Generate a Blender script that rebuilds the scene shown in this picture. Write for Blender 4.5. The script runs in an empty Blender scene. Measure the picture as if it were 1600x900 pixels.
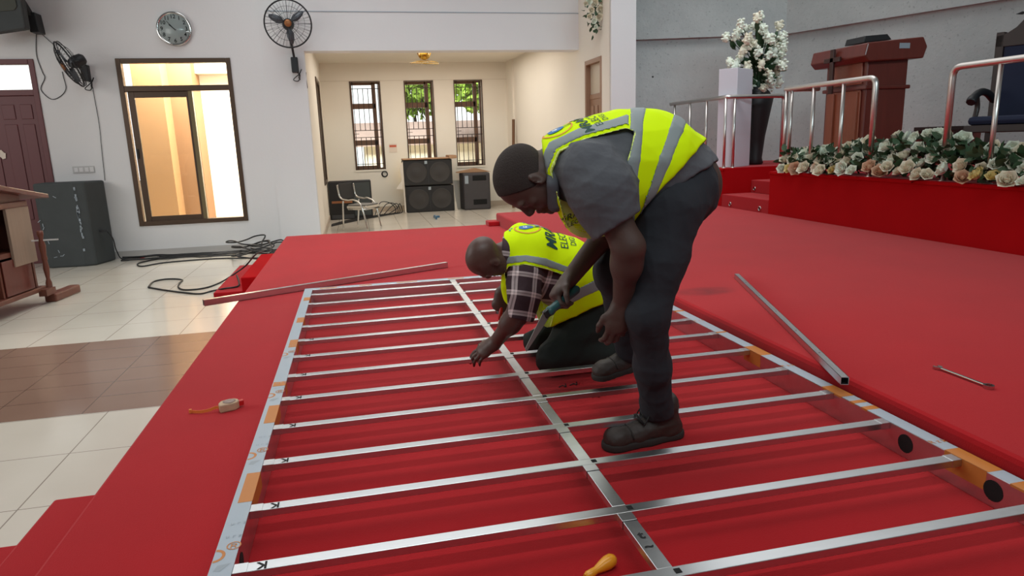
import bpy, bmesh, math, random
import numpy as np
from mathutils import Vector, Matrix
from mathutils.bvhtree import BVHTree

# ------------------------------------------------------------------ camera, world, light
SC = bpy.context.scene
COL = SC.collection
H = 1.10                       # eye height above the low stage; hall floor lies 0.45 below the stage
FPX = 1062.07
RM = np.array([[0.97442101, 0.07783317, 0.21082148],
               [-0.22241155, 0.19958701, 0.95430505],
               [-0.03219936, 0.97678402, -0.21179277]])   # columns: right, up, forward
cam_d = bpy.data.cameras.new('camera')
cam = bpy.data.objects.new('camera', cam_d)
COL.objects.link(cam)
cam_d.sensor_width = 36.0
cam_d.lens = FPX / 1600.0 * 36.0
cam_d.clip_start = 0.05
cam_d.clip_end = 300
m4 = Matrix.Identity(4)
for i in range(3):
    m4[i][0] = RM[i, 0]; m4[i][1] = RM[i, 1]; m4[i][2] = -RM[i, 2]
m4[2][3] = H
cam.matrix_world = m4
SC.camera = cam
SC.view_settings.view_transform = 'Standard'
SC.view_settings.look = 'None'
SC.view_settings.gamma = 1.0
SC.view_settings.use_curve_mapping = False
SC.view_settings.exposure = 0.0

W = bpy.data.worlds.new('world')
SC.world = W
W.use_nodes = True
wt = W.node_tree
for n in list(wt.nodes): wt.nodes.remove(n)
wo = wt.nodes.new('ShaderNodeOutputWorld')
wb = wt.nodes.new('ShaderNodeBackground')
tc = wt.nodes.new('ShaderNodeTexCoord')
sx = wt.nodes.new('ShaderNodeSeparateXYZ')
mr = wt.nodes.new('ShaderNodeMapRange')        # bright daylight beyond the far (+Y) side, dimmer behind
mr.inputs['From Min'].default_value = 0.15
mr.inputs['From Max'].default_value = 0.95
mr.inputs['To Min'].default_value = 0.0
mr.inputs['To Max'].default_value = 1.0
mx = wt.nodes.new('ShaderNodeMix'); mx.data_type = 'RGBA'
mx.inputs[6].default_value = (0.12, 0.12, 0.12, 1)
mx.inputs[7].default_value = (1.7, 1.7, 1.7, 1)
wt.links.new(tc.outputs['Generated'], sx.inputs[0])
wt.links.new(sx.outputs['Y'], mr.inputs['Value'])
wt.links.new(mr.outputs['Result'], mx.inputs[0])
wt.links.new(mx.outputs[2], wb.inputs['Color'])
wb.inputs['Strength'].default_value = 1.0
wt.links.new(wb.outputs[0], wo.inputs[0])

def area(name, loc, target, sx_, sy_, power, col):
    d = bpy.data.lights.new(name, 'AREA')
    d.shape = 'RECTANGLE'; d.size = sx_; d.size_y = sy_; d.energy = power; d.color = col
    o = bpy.data.objects.new(name, d); COL.objects.link(o)
    o.location = loc
    o.rotation_euler = (Vector(target) - Vector(loc)).to_track_quat('-Z', 'Y').to_euler()
    return o
st = area('hall_strip_light', (0.6, -0.5, 4.1), (0.6, 3.4, 0), 7.0, 0.16, 45, (0.95, 0.98, 1.0)); st.data.spread = math.radians(115)
area('hall_window_light', (-7.5, 5.0, 2.6), (-1.5, 8.5, -0.2), 5.0, 2.6, 172, (1.0, 0.98, 0.95))
hc = area('hall_overhead_fill', (2.0, 8.0, 5.6), (2.4, 9.4, 0), 9.0, 3.0, 112, (0.95, 0.98, 1.0))  # unseen overhead light, added to brighten the far carpet and floor
rw = area('rear_fill', (3.5, -2.8, 4.6), (4.4, 10, 2.2), 8.0, 1.6, 58, (0.66, 0.92, 1.0))  # added area light behind the camera, lifts and cools the far walls
hl = area('hall_floor_fill', (-1.3, 7.2, 5.2), (-1.3, 7.2, 0), 5.0, 3.0, 50, (0.97, 1.0, 0.98))  # unseen light added above the mid floor to brighten tiles and carpet
hm = area('stage_fill', (1.3, 4.2, 5.0), (1.4, 3.6, 0.4), 4.5, 4.0, 30, (1.0, 1.0, 0.97)); hm.data.spread = math.radians(75)  # soft overhead light added for the kneeling man's vest, not a fixture
hl.data.spread = math.radians(80); hc.data.spread = math.radians(95); rw.data.spread = math.radians(72)
area('far_room_warm_fill', (1.6, 13.9, 2.85), (1.6, 13.9, 0), 3.2, 3.2, 84, (1.0, 0.94, 0.87))  # unseen light added under the far ceiling to warm the room
area('outdoor_daylight', (2.5, 19.5, 9.0), (3.2, 27, 0), 8.0, 6.0, 5200, (1.0, 0.98, 0.92))
area('corridor_fill', (-2.2, 12.2, 3.3), (-2.0, 13.6, 0.9), 2.2, 0.8, 420, (1.0, 0.94, 0.82))  # added light that whitens the corridor wall behind the hall window

# ------------------------------------------------------------------ measuring helpers
def ray(x, y):
    return RM @ np.array([(x - 800) / FPX, -(y - 450) / FPX, 1.0])
def aty(x, y, Y):
    d = ray(x, y); return np.array([0, 0, H]) + d * (Y / d[1])
def atz(x, y, z):
    d = ray(x, y); return np.array([0, 0, H]) + d * ((z - H) / d[2])
def atx(x, y, X):
    d = ray(x, y); return np.array([0, 0, H]) + d * (X / d[0])

# ------------------------------------------------------------------ materials
def lin(c):
    return tuple((v / 12.92 if v <= 0.04045 else ((v + 0.055) / 1.055) ** 2.4) for v in [k / 255.0 for k in c])
def mat(name, rgb, rough=0.6, metal=0.0, noise=0.0, scale=8.0, bump=0.0, bscale=None, sheen=0.0, spec=0.5,
        stretch=(1, 1, 1), detail=3.0, coat=0.0, emit=None, estr=0.0, trans=0.0):
    m = bpy.data.materials.new(name); m.use_nodes = True
    nt = m.node_tree; b = nt.nodes['Principled BSDF']
    c = lin(rgb)
    b.inputs['Base Color'].default_value = (*c, 1)
    b.inputs['Roughness'].default_value = rough
    b.inputs['Metallic'].default_value = metal
    b.inputs['Specular IOR Level'].default_value = spec
    if coat: b.inputs['Coat Weight'].default_value = coat
    if sheen:
        b.inputs['Sheen Weight'].default_value = sheen
        b.inputs['Sheen Roughness'].default_value = 0.45
        b.inputs['Sheen Tint'].default_value = (*[min(1, 0.35 + v * 0.9) for v in c], 1)
    if emit:
        b.inputs['Emission Color'].default_value = (*lin(emit), 1); b.inputs['Emission Strength'].default_value = estr
    if noise or bump:
        t = nt.nodes.new('ShaderNodeTexCoord'); mp = nt.nodes.new('ShaderNodeMapping')
        mp.inputs['Scale'].default_value = stretch
        nt.links.new(t.outputs['Object'], mp.inputs[0])
        nz = nt.nodes.new('ShaderNodeTexNoise'); nz.inputs['Scale'].default_value = scale; nz.inputs['Detail'].default_value = detail
        nt.links.new(mp.outputs[0], nz.inputs['Vector'])
        if noise:
            mxn = nt.nodes.new('ShaderNodeMix'); mxn.data_type = 'RGBA'
            mxn.inputs[6].default_value = (*[max(0, v * (1 - noise)) for v in c], 1)
            mxn.inputs[7].default_value = (*[min(1, v * (1 + noise)) for v in c], 1)
            nt.links.new(nz.outputs['Fac'], mxn.inputs[0]); nt.links.new(mxn.outputs[2], b.inputs['Base Color'])
        if bump:
            nb = nt.nodes.new('ShaderNodeTexNoise'); nb.inputs['Scale'].default_value = bscale or scale; nb.inputs['Detail'].default_value = 2
            nt.links.new(mp.outputs[0], nb.inputs['Vector'])
            bp = nt.nodes.new('ShaderNodeBump'); bp.inputs['Strength'].default_value = bump; bp.inputs['Distance'].default_value = 0.02
            nt.links.new(nb.outputs['Fac'], bp.inputs['Height']); nt.links.new(bp.outputs[0], b.inputs['Normal'])
    return m

M = {}
M['wall'] = mat('white_wall_paint', (218, 217, 216), 0.75, noise=0.03, scale=1.2, bump=0.05, bscale=30)
M['cream'] = mat('cream_wall_paint', (232, 224, 210), 0.75, noise=0.03, scale=1.0)
M['carpet'] = mat('red_carpet', (164, 22, 29), 0.95, noise=0.14, scale=2.2, bump=0.12, bscale=240, sheen=0.42, spec=0.1, detail=6)
M['riser'] = mat('red_carpet_riser', (166, 8, 15), 0.95, noise=0.10, scale=3, bump=0.10, bscale=240, sheen=0.02, spec=0.1)
M['alu'] = mat('brushed_aluminium', (208, 212, 214), 0.30, metal=1.0, noise=0.08, scale=6, stretch=(0.4, 6, 6), bump=0.03, bscale=40)
M['film'] = mat('protective_film', (164, 176, 186), 0.42, noise=0.05, scale=3)
M['film_orange'] = mat('orange_film_print', (190, 118, 50), 0.45, noise=0.06, scale=6)
M['film_grey'] = mat('grey_film_print', (150, 160, 168), 0.5)
M['black'] = mat('black_gap', (8, 8, 8), 0.9)
M['ink'] = mat('black_marker_ink', (18, 18, 20), 0.8)
M['steel'] = mat('polished_steel', (205, 203, 200), 0.16, metal=1.0)
M['rail_steel'] = mat('brushed_rail_steel', (214, 208, 202), 0.34, metal=1.0)
M['brown_frame'] = mat('brown_window_frame', (84, 66, 52), 0.38, metal=0.35, noise=0.08, scale=5)
M['wood_frame'] = mat('varnished_window_wood', (112, 78, 54), 0.45, noise=0.18, scale=6, stretch=(3, 3, 0.6))
M['door'] = mat('dark_red_door_paint', (98, 48, 50), 0.5, noise=0.06, scale=3)
M['mahogany'] = mat('mahogany', (104, 42, 32), 0.34, noise=0.22, scale=5, stretch=(4, 4, 0.5), coat=0.2)
M['mahogany_lit'] = mat('lit_mahogany', (140, 74, 50), 0.36, noise=0.2, scale=5, stretch=(5, 5, 0.4))  # pulpit front: the light falling on it is put into the wood colour
M['beige_ply'] = mat('beige_veneer', (150, 128, 112), 0.5, noise=0.15, scale=5, stretch=(6, 6, 0.4))
M['lect_wood'] = mat('lectern_wood', (112, 62, 48), 0.42, noise=0.2, scale=5, stretch=(4, 4, 0.6))
M['dark_wood'] = mat('dark_chair_wood', (48, 34, 30), 0.45, noise=0.2, scale=6)
M['navy'] = mat('navy_upholstery', (24, 32, 58), 0.8, noise=0.12, scale=20)
M['speaker_grey'] = mat('charcoal_speaker_carpet', (66, 70, 70), 0.85, noise=0.14, scale=5, bump=0.15, bscale=90)
M['black_plastic'] = mat('black_plastic', (28, 28, 30), 0.5)
M['dark_plastic'] = mat('dark_grey_plastic', (58, 58, 60), 0.45, noise=0.05)
M['fan_blade'] = mat('grey_fan_blade', (86, 90, 96), 0.4, metal=0.2)
M['brass'] = mat('brass', (176, 140, 60), 0.25, metal=1.0)
M['cone'] = mat('speaker_cone', (52, 48, 46), 0.7)
M['grille'] = mat('speaker_grille', (30, 28, 28), 0.7, noise=0.1, scale=30)
M['card'] = mat('cardboard', (168, 130, 98), 0.8, noise=0.08, scale=8)
M['white_card'] = mat('white_cardboard', (214, 204, 190), 0.8, noise=0.05, scale=6)
M['white_plastic'] = mat('white_plastic', (214, 212, 210), 0.4)
M['white_board'] = mat('white_painted_board', (206, 204, 212), 0.5)
M['plate'] = mat('grey_white_plate', (186, 184, 182), 0.5)
M['clock_face'] = mat('clock_face', (214, 218, 216), 0.35, coat=0.5)
M['cable'] = mat('black_cable', (24, 24, 25), 0.55)
M['petal'] = mat('cream_petal', (230, 222, 200), 0.7, noise=0.08, scale=30, sheen=0.2)
M['petal_white'] = mat('white_petal', (228, 232, 216), 0.7, noise=0.08, scale=30, sheen=0.2)
M['petal_yellow'] = mat('pale_yellow_petal', (222, 204, 140), 0.7, noise=0.08, scale=30)
M['petal_peach'] = mat('peach_petal', (216, 180, 150), 0.7, noise=0.08, scale=30)
M['leaf'] = mat('green_leaf', (46, 74, 44), 0.6, noise=0.35, scale=14)
M['leaf_bright'] = mat('sunlit_leaf', (120, 150, 50), 0.7, noise=0.35, scale=3)
M['grass'] = mat('dry_ground', (190, 175, 145), 0.9, noise=0.1, scale=0.6)
M['roof'] = mat('grey_roof_sheet', (150, 130, 122), 0.8, noise=0.15, scale=2)
M['tan'] = mat('tan_wall_paint', (172, 132, 92), 0.8, noise=0.03)
M['skin'] = mat('dark_brown_skin', (74, 54, 46), 0.55, noise=0.12, scale=9, bump=0.06, bscale=60)
M['skin_shaved'] = mat('brown_skin', (80, 57, 50), 0.45, noise=0.10, scale=9, bump=0.05, bscale=70)
M['hair'] = mat('short_black_hair', (47, 38, 34), 0.95, noise=0.2, scale=60, bump=0.3, bscale=220)
M['vest'] = mat('fluorescent_yellow_fabric', (214, 246, 0), 0.8, noise=0.04, scale=20, bump=0.06, bscale=16, spec=0.15)
M['reflective'] = mat('grey_reflective_tape', (128, 138, 138), 0.5, noise=0.05, scale=12)
M['shirt'] = mat('grey_cotton_shirt', (79, 81, 86), 0.85, noise=0.12, scale=18, bump=0.25, bscale=26, sheen=0.1)
M['denim'] = mat('washed_black_denim', (34, 37, 43), 0.9, noise=0.35, scale=9, bump=0.25, bscale=18)
M['trouser_green'] = mat('dark_green_trousers', (24, 32, 28), 0.85, noise=0.2, scale=10, bump=0.2, bscale=18)
M['boot'] = mat('worn_dark_leather', (50, 41, 36), 0.6, noise=0.25, scale=14, bump=0.15, bscale=30)
M['sole'] = mat('dark_rubber_sole', (40, 35, 32), 0.8, noise=0.2, scale=20)
M['lace'] = mat('black_lace', (20, 18, 18), 0.8)
M['piping'] = mat('pale_yellow_piping', (226, 244, 130), 0.7)
M['print_green'] = mat('dark_green_print', (18, 66, 58), 0.7)
M['print_blue'] = mat('blue_print', (32, 110, 170), 0.6)
M['print_orange'] = mat('orange_print', (226, 150, 50), 0.7)
M['print_white'] = mat('white_print', (230, 240, 245), 0.7)
M['teal'] = mat('teal_plastic', (34, 82, 84), 0.45)
M['red_plastic'] = mat('red_plastic', (190, 24, 26), 0.4)
M['yellow_plastic'] = mat('amber_plastic', (226, 152, 28), 0.3, coat=0.3)
M['tape_case'] = mat('scuffed_tape_case', (186, 158, 128), 0.55, noise=0.25, scale=30)
M['tape_blade'] = mat('orange_yellow_tape', (226, 130, 62), 0.45)
M['paper'] = mat('printed_paper', (222, 206, 190), 0.8)
M['paper_red'] = mat('red_print', (196, 96, 70), 0.8)
M['blue_plastic'] = mat('blue_plastic', (60, 100, 130), 0.5)
M['lamp'] = mat('warm_lamp_glow', (255, 220, 150), 0.5, emit=(255, 196, 110), estr=9.0)

def glass_mat():
    m = bpy.data.materials.new('window_glass'); m.use_nodes = True; nt = m.node_tree
    for n in list(nt.nodes): nt.nodes.remove(n)
    o = nt.nodes.new('ShaderNodeOutputMaterial'); mxs = nt.nodes.new('ShaderNodeMixShader')
    tr = nt.nodes.new('ShaderNodeBsdfTransparent'); tr.inputs[0].default_value = (0.93, 0.95, 0.94, 1)
    gl = nt.nodes.new('ShaderNodeBsdfGlossy'); gl.inputs['Roughness'].default_value = 0.02
    fr = nt.nodes.new('ShaderNodeFresnel'); fr.inputs[0].default_value = 1.5
    nt.links.new(fr.outputs[0], mxs.inputs[0]); nt.links.new(tr.outputs[0], mxs.inputs[1]); nt.links.new(gl.outputs[0], mxs.inputs[2])
    nt.links.new(mxs.outputs[0], o.inputs[0]); return m
M['glass'] = glass_mat()

class NB:
    """tiny node helper"""
    def __init__(s, m): s.nt = m.node_tree; s.b = s.nt.nodes['Principled BSDF']
    def math(s, op, a, b=None, c=None):
        n = s.nt.nodes.new('ShaderNodeMath'); n.operation = op
        for i, v in enumerate((a, b, c)):
            if v is None: continue
            if isinstance(v, (int, float)): n.inputs[i].default_value = v
            else: s.nt.links.new(v, n.inputs[i])
        return n.outputs[0]
    def pos(s):
        t = s.nt.nodes.new('ShaderNodeNewGeometry'); x = s.nt.nodes.new('ShaderNodeSeparateXYZ')
        s.nt.links.new(t.outputs['Position'], x.inputs[0]); return x.outputs
    def line(s, v, x0, per, w):           # 1 on a grid line
        f = s.math('FRACT', s.math('ADD', s.math('DIVIDE', s.math('SUBTRACT', v, x0), per), 0.5))
        return s.math('LESS_THAN', s.math('ABSOLUTE', s.math('SUBTRACT', f, 0.5)), w / per / 2)
    def mix(s, f, a, b):
        n = s.nt.nodes.new('ShaderNodeMix'); n.data_type = 'RGBA'
        for i, v in ((0, f), (6, a), (7, b)):
            if isinstance(v, (int, float)): n.inputs[i].default_value = v
            elif isinstance(v, tuple): n.inputs[i].default_value = (*v, 1)
            else: s.nt.links.new(v, n.inputs[i])
        return n.outputs[2]

def floor_mat():
    m = mat('polished_floor_tiles', (206, 197, 182), 0.16, spec=0.6); k = NB(m); p = k.pos()
    nz = k.nt.nodes.new('ShaderNodeTexNoise'); nz.inputs['Scale'].default_value = 1.3; nz.inputs['Detail'].default_value = 5
    g = k.nt.nodes.new('ShaderNodeNewGeometry'); k.nt.links.new(g.outputs['Position'], nz.inputs['Vector'])
    cream = k.mix(nz.outputs['Fac'], lin((200, 192, 178)), lin((222, 214, 200)))
    brown = k.mix(nz.outputs['Fac'], lin((128, 100, 86)), lin((150, 122, 106)))
    gl = k.math('MAXIMUM', k.line(p[0], -1.60, 0.59, 0.007), k.line(p[1], 3.21, 0.59, 0.006))
    gb = k.math('MAXIMUM', k.line(p[0], -1.75, 0.55, 0.006), k.line(p[1], 4.40, 0.302, 0.007))
    cream = k.mix(gl, cream, lin((150, 138, 126))); brown = k.mix(gb, brown, lin((100, 78, 68)))
    inb = k.math('MULTIPLY', k.math('GREATER_THAN', p[1], 4.40), k.math('LESS_THAN', p[1], 6.19))
    k.nt.links.new(k.mix(inb, cream, brown), k.b.inputs['Base Color'])
    return m
M['floor'] = floor_mat()

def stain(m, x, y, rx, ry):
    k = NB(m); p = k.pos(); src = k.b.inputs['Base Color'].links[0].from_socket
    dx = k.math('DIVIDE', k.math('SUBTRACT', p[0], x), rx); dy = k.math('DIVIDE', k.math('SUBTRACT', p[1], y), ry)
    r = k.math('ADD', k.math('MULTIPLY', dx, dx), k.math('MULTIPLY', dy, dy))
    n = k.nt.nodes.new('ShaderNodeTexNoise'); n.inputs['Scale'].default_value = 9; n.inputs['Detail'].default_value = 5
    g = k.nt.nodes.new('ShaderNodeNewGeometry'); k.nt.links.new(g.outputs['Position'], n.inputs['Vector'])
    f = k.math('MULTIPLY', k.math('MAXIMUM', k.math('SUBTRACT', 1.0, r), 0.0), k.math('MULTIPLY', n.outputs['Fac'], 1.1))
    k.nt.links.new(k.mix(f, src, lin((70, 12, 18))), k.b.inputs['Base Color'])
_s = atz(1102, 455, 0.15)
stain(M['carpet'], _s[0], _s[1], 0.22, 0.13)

def concrete_mat():
    m = mat('board_marked_concrete', (136, 138, 136), 0.85); k = NB(m)
    g = k.nt.nodes.new('ShaderNodeNewGeometry')
    def nz(sc, d, r=0.6):
        n = k.nt.nodes.new('ShaderNodeTexNoise'); n.inputs['Scale'].default_value = sc; n.inputs['Detail'].default_value = d
        n.inputs['Roughness'].default_value = r
        k.nt.links.new(g.outputs['Position'], n.inputs['Vector']); return n.outputs['Fac']
    c = k.mix(nz(1.6, 8, 0.7), lin((158, 163, 163)), lin((202, 204, 200)))
    sp = k.math('GREATER_THAN', nz(26, 2), 0.66)
    c = k.mix(k.math('MULTIPLY', sp, 0.45), c, lin((128, 130, 130)))
    vo = k.nt.nodes.new('ShaderNodeTexVoronoi'); vo.inputs['Scale'].default_value = 1.7
    k.nt.links.new(g.outputs['Position'], vo.inputs['Vector'])
    pit = k.math('LESS_THAN', vo.outputs['Distance'], 0.035)
    c = k.mix(pit, c, lin((60, 60, 60)))
    k.nt.links.new(c, k.b.inputs['Base Color'])
    bp = k.nt.nodes.new('ShaderNodeBump'); bp.inputs['Strength'].default_value = 0.3; bp.inputs['Distance'].default_value = 0.02
    k.nt.links.new(nz(18, 4), bp.inputs['Height']); k.nt.links.new(bp.outputs[0], k.b.inputs['Normal'])
    return m
M['concrete'] = concrete_mat()

def plaid_mat():
    m = mat('plaid_cotton', (62, 42, 48), 0.85, bump=0.2, bscale=26); k = NB(m)
    a = k.nt.nodes.new('ShaderNodeAttribute'); a.attribute_name = 'weave'
    x = k.nt.nodes.new('ShaderNodeSeparateXYZ'); k.nt.links.new(a.outputs['Vector'], x.inputs[0])
    def band(v):
        wide = k.line(v, 0.0, 0.086, 0.022); core = k.line(v, 0.0, 0.086, 0.006)
        return k.math('SUBTRACT', wide, k.math('MULTIPLY', core, 0.5))
    s = k.math('MULTIPLY', k.math('ADD', band(x.outputs[0]), band(x.outputs[1])), 0.5)
    k.nt.links.new(k.mix(s, lin((54, 34, 42)), lin((226, 210, 210))), k.b.inputs['Base Color'])
    return m
M['plaid'] = plaid_mat()

# ------------------------------------------------------------------ mesh helpers
ORG = {}
class MB:
    def __init__(s): s.v = []; s.f = []; s.sm = []
    def add(s, vs, fs, smooth=False):
        o = len(s.v); s.v += [tuple(map(float, p)) for p in vs]
        for f in fs: s.f.append([i + o for i in f]); s.sm.append(smooth)
        return s
    def box(s, a, b):
        x0, y0, z0 = [min(p, q) for p, q in zip(a, b)]; x1, y1, z1 = [max(p, q) for p, q in zip(a, b)]
        return s.hexa([(x0, y0, z0), (x1, y0, z0), (x1, y1, z0), (x0, y1, z0), (x0, y0, z1), (x1, y0, z1), (x1, y1, z1), (x0, y1, z1)])
    def hexa(s, p):
        return s.add(p, [(0, 3, 2, 1), (4, 5, 6, 7), (0, 1, 5, 4), (1, 2, 6, 5), (2, 3, 7, 6), (3, 0, 4, 7)])
    def obox(s, c, ax, hs):                 # centre, 3 axes, half sizes
        c = np.array(c, float); X, Y, Z = [np.array(a, float) * h for a, h in zip(ax, hs)]
        return s.hexa([c - X - Y - Z, c + X - Y - Z, c + X + Y - Z, c - X + Y - Z, c - X - Y + Z, c + X - Y + Z, c + X + Y + Z, c - X + Y + Z])
    def beam(s, a, b, w, h, up=(0, 0, 1)):
        a = np.array(a, float); b = np.array(b, float); d = b - a; L = np.linalg.norm(d); d /= L
        r = np.cross(d, up); r /= np.linalg.norm(r); u = np.cross(r, d)
        return s.obox((a + b) / 2, (d, r, u), (L / 2, w / 2, h / 2))
    def prism(s, poly, a, b):               # poly: list of 2D->3D at a; b: extrusion vector
        n = len(poly); p = [np.array(q, float) + np.array(a, float) for q in poly]; q = [v + np.array(b, float) for v in p]
        return s.add(p + q, [list(range(n))[::-1], list(range(n, 2 * n))] + [(i, (i + 1) % n, n + (i + 1) % n, n + i) for i in range(n)])
    def tube(s, pts, r, n=8, closed=False, caps=True):
        P = [np.array(p, float) for p in pts]; N = len(P); R = r if hasattr(r, '__len__') else [r] * N
        vs = []; up = None
        for i in range(N):
            if closed: t = P[(i + 1) % N] - P[i - 1]
            else: t = P[min(i + 1, N - 1)] - P[max(i - 1, 0)]
            t = t / (np.linalg.norm(t) + 1e-12)
            if up is None:
                up = np.array([0, 0, 1.]) if abs(t[2]) < 0.9 else np.array([1., 0, 0])
            u = up - t * (up @ t); u /= (np.linalg.norm(u) + 1e-12); up = u; w = np.cross(t, u)
            for k in range(n):
                a = 2 * math.pi * k / n; vs.append(P[i] + R[i] * (math.cos(a) * u + math.sin(a) * w))
        fs = []
        for i in range(N if closed else N - 1):
            j = (i + 1) % N
            for k in range(n): fs.append((i * n + k, i * n + (k + 1) % n, j * n + (k + 1) % n, j * n + k))
        s.add(vs, fs, True)
        if caps and not closed:
            o = len(s.v) - N * n
            s.f.append([o + k for k in range(n)][::-1]); s.sm.append(False)
            s.f.append([o + (N - 1) * n + k for k in range(n)]); s.sm.append(False)
        return s
    def lathe(s, prof, c, axis=(0, 0, 1), n=20, cap=True):   # prof [(r, h)]
        ax = np.array(axis, float); ax /= np.linalg.norm(ax)
        u = np.array([1., 0, 0]) if abs(ax[0]) < 0.9 else np.array([0, 1., 0]); u = u - ax * (u @ ax); u /= np.linalg.norm(u); w = np.cross(ax, u)
        c = np.array(c, float); vs = []
        for r, h in prof:
            for k in range(n):
                a = 2 * math.pi * k / n; vs.append(c + ax * h + r * (math.cos(a) * u + math.sin(a) * w))
        fs = [(i * n + k, i * n + (k + 1) % n, (i + 1) * n + (k + 1) % n, (i + 1) * n + k) for i in range(len(prof) - 1) for k in range(n)]
        s.add(vs, fs, True)
        if cap:
            o = len(s.v) - len(vs); m = len(prof)
            s.f.append([o + k for k in range(n)][::-1]); s.sm.append(False)
            s.f.append([o + (m - 1) * n + k for k in range(n)]); s.sm.append(False)
        return s
    def ball(s, c, r, n=8, sq=(1, 1, 1)):
        prof = []; c = np.array(c, float); vs = [c + np.array([0, 0, -r * sq[2]])]; m = max(4, n // 2 + 1)
        for i in range(1, m):
            a = -math.pi / 2 + math.pi * i / m
            for k in range(n):
                b = 2 * math.pi * k / n; vs.append(c + r * np.array([math.cos(a) * math.cos(b) * sq[0], math.cos(a) * math.sin(b) * sq[1], math.sin(a) * sq[2]]))
        vs.append(c + np.array([0, 0, r * sq[2]])); fs = [(0, 1 + (k + 1) % n, 1 + k) for k in range(n)]
        for i in range(m - 2):
            for k in range(n): fs.append((1 + i * n + k, 1 + i * n + (k + 1) % n, 1 + (i + 1) * n + (k + 1) % n, 1 + (i + 1) * n + k))
        L = len(vs) - 1; o = 1 + (m - 2) * n
        fs += [(o + k, o + (k + 1) % n, L) for k in range(n)]
        return s.add(vs, fs, True)

def tagp(o, label=None, cat=None, group=None, kind=None):
    if label: o['label'] = label
    if cat: o['category'] = cat
    if group: o['group'] = group
    if kind: o['kind'] = kind
    return o
def setparent(o, org, parent):
    org = np.array(org, float); ORG[o.name] = org
    o.location = org - (ORG[parent.name] if parent else 0)
    o.parent = parent
def obj(name, mb, m, parent=None, label=None, cat=None, group=None, kind=None, bevel=0.0, org=None):
    """link the collected shape (given in world coordinates) as ONE mesh object"""
    v = np.array(mb.v, float)
    if org is None: org = np.array([(v[:, 0].min() + v[:, 0].max()) / 2, (v[:, 1].min() + v[:, 1].max()) / 2, v[:, 2].min()])
    me = bpy.data.meshes.new(name)
    me.from_pydata((v - org).tolist(), [], mb.f)
    me.polygons.foreach_set('use_smooth', mb.sm)
    me.validate(); me.update()
    if isinstance(m, str): m = M[m]
    me.materials.append(m)
    o = bpy.data.objects.new(name, me); COL.objects.link(o)
    setparent(o, org, parent)
    if bevel:
        bv = o.modifiers.new('bevel', 'BEVEL'); bv.width = bevel; bv.segments = 2; bv.limit_method = 'ANGLE'
    return tagp(o, label, cat, group, kind)
def thing(name, org, label, cat, group=None):
    o = bpy.data.objects.new(name, None); COL.objects.link(o); o.empty_display_size = 0.05
    setparent(o, org, None); return tagp(o, label, cat, group)
def copy_tree(o, parent=None):
    c = o.copy(); COL.objects.link(c); c.parent = parent
    ORG[c.name] = ORG[o.name].copy()
    for ch in [k for k in o.children]: copy_tree(ch, c)
    return c
def struct(name, mb, m, parent=None, bevel=0.0, label=None):
    return obj(name, mb, m, parent, kind=None if parent else 'structure', bevel=bevel, label=label)
def text_mesh(txt, size, extrude=0.0, bold=0.0):
    cu = bpy.data.curves.new('lettering', 'FONT'); cu.body = txt; cu.size = size; cu.extrude = extrude; cu.offset = bold
    cu.align_x = 'CENTER'; cu.align_y = 'CENTER'; cu.resolution_u = 3
    o = bpy.data.objects.new('lettering', cu); COL.objects.link(o)
    me = o.to_mesh(); vs = [tuple(v.co) for v in me.vertices]; fs = [list(p.vertices) for p in me.polygons]
    o.to_mesh_clear(); bpy.data.objects.remove(o); bpy.data.curves.remove(cu)
    return vs, fs
def text_on(name, txt, size, origin, u, v, m, parent, off=0.001, bold=0.0, label=None):
    vs, fs = text_mesh(txt, size, bold=bold)
    u = np.array(u, float); v = np.array(v, float); u /= np.linalg.norm(u); v /= np.linalg.norm(v); n = np.cross(u, v)
    mb = MB(); mb.add([np.array(origin) + u * p[0] + v * p[1] + n * off for p in vs], fs)
    return obj(name, mb, m, parent, label=label)
def smooth_path(pts, k=6):
    P = [np.array(p, float) for p in pts]; out = []
    for i in range(len(P) - 1):
        a, b, c, d = P[max(i - 1, 0)], P[i], P[i + 1], P[min(i + 2, len(P) - 1)]
        for j in range(k):
            t = j / k
            out.append(0.5 * ((2 * b) + (c - a) * t + (2 * a - 5 * b + 4 * c - d) * t * t + (3 * b - a - 3 * c + d) * t ** 3))
    out.append(P[-1]); return out
random.seed(7)
# ------------------------------------------------------------------ setting
FL = -0.45; WY = 11.2; BY = 16.5; RX = 3.72; LX = -0.62; TOP = 5.0
struct('floor', MB().box((-9, -3, FL - 0.1), (9.5, 16.9, FL)), 'floor')
# stage levels
struct('stage_floor', MB().box((-0.93, -0.9, FL), (1.81, 9.05, 0.0)), 'carpet', bevel=0.012)
struct('upper_stage_floor', MB().box((1.81, -0.9, FL), (4.76, 9.05, 0.15)).box((3.9, 9.05, FL), (4.76, 10.9, 0.15)), 'carpet', bevel=0.02)
struct('stage_step', MB().box((-1.19, -0.9, FL), (-0.932, 2.64, -0.15)), 'carpet', bevel=0.01)
struct('stage_step', MB().box((-1.45, -0.9, FL), (-1.192, 2.62, -0.30)), 'carpet', bevel=0.01)
struct('stage_step', MB().box((1.66, 8.8, 0.0), (1.808, 9.04, 0.06)), 'carpet', bevel=0.01)
p = atz(333, 458, -0.40); q = atz(384, 414, -0.40)
struct('stage_step', MB().box((p[0], p[1], FL), (-0.934, q[1], -0.40)), 'carpet', bevel=0.01)
p = atz(376, 434, -0.24)
struct('stage_step', MB().box((p[0], p[1], -0.40), (-0.934, q[1] - 0.2, -0.24)), 'riser', bevel=0.01)
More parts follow.
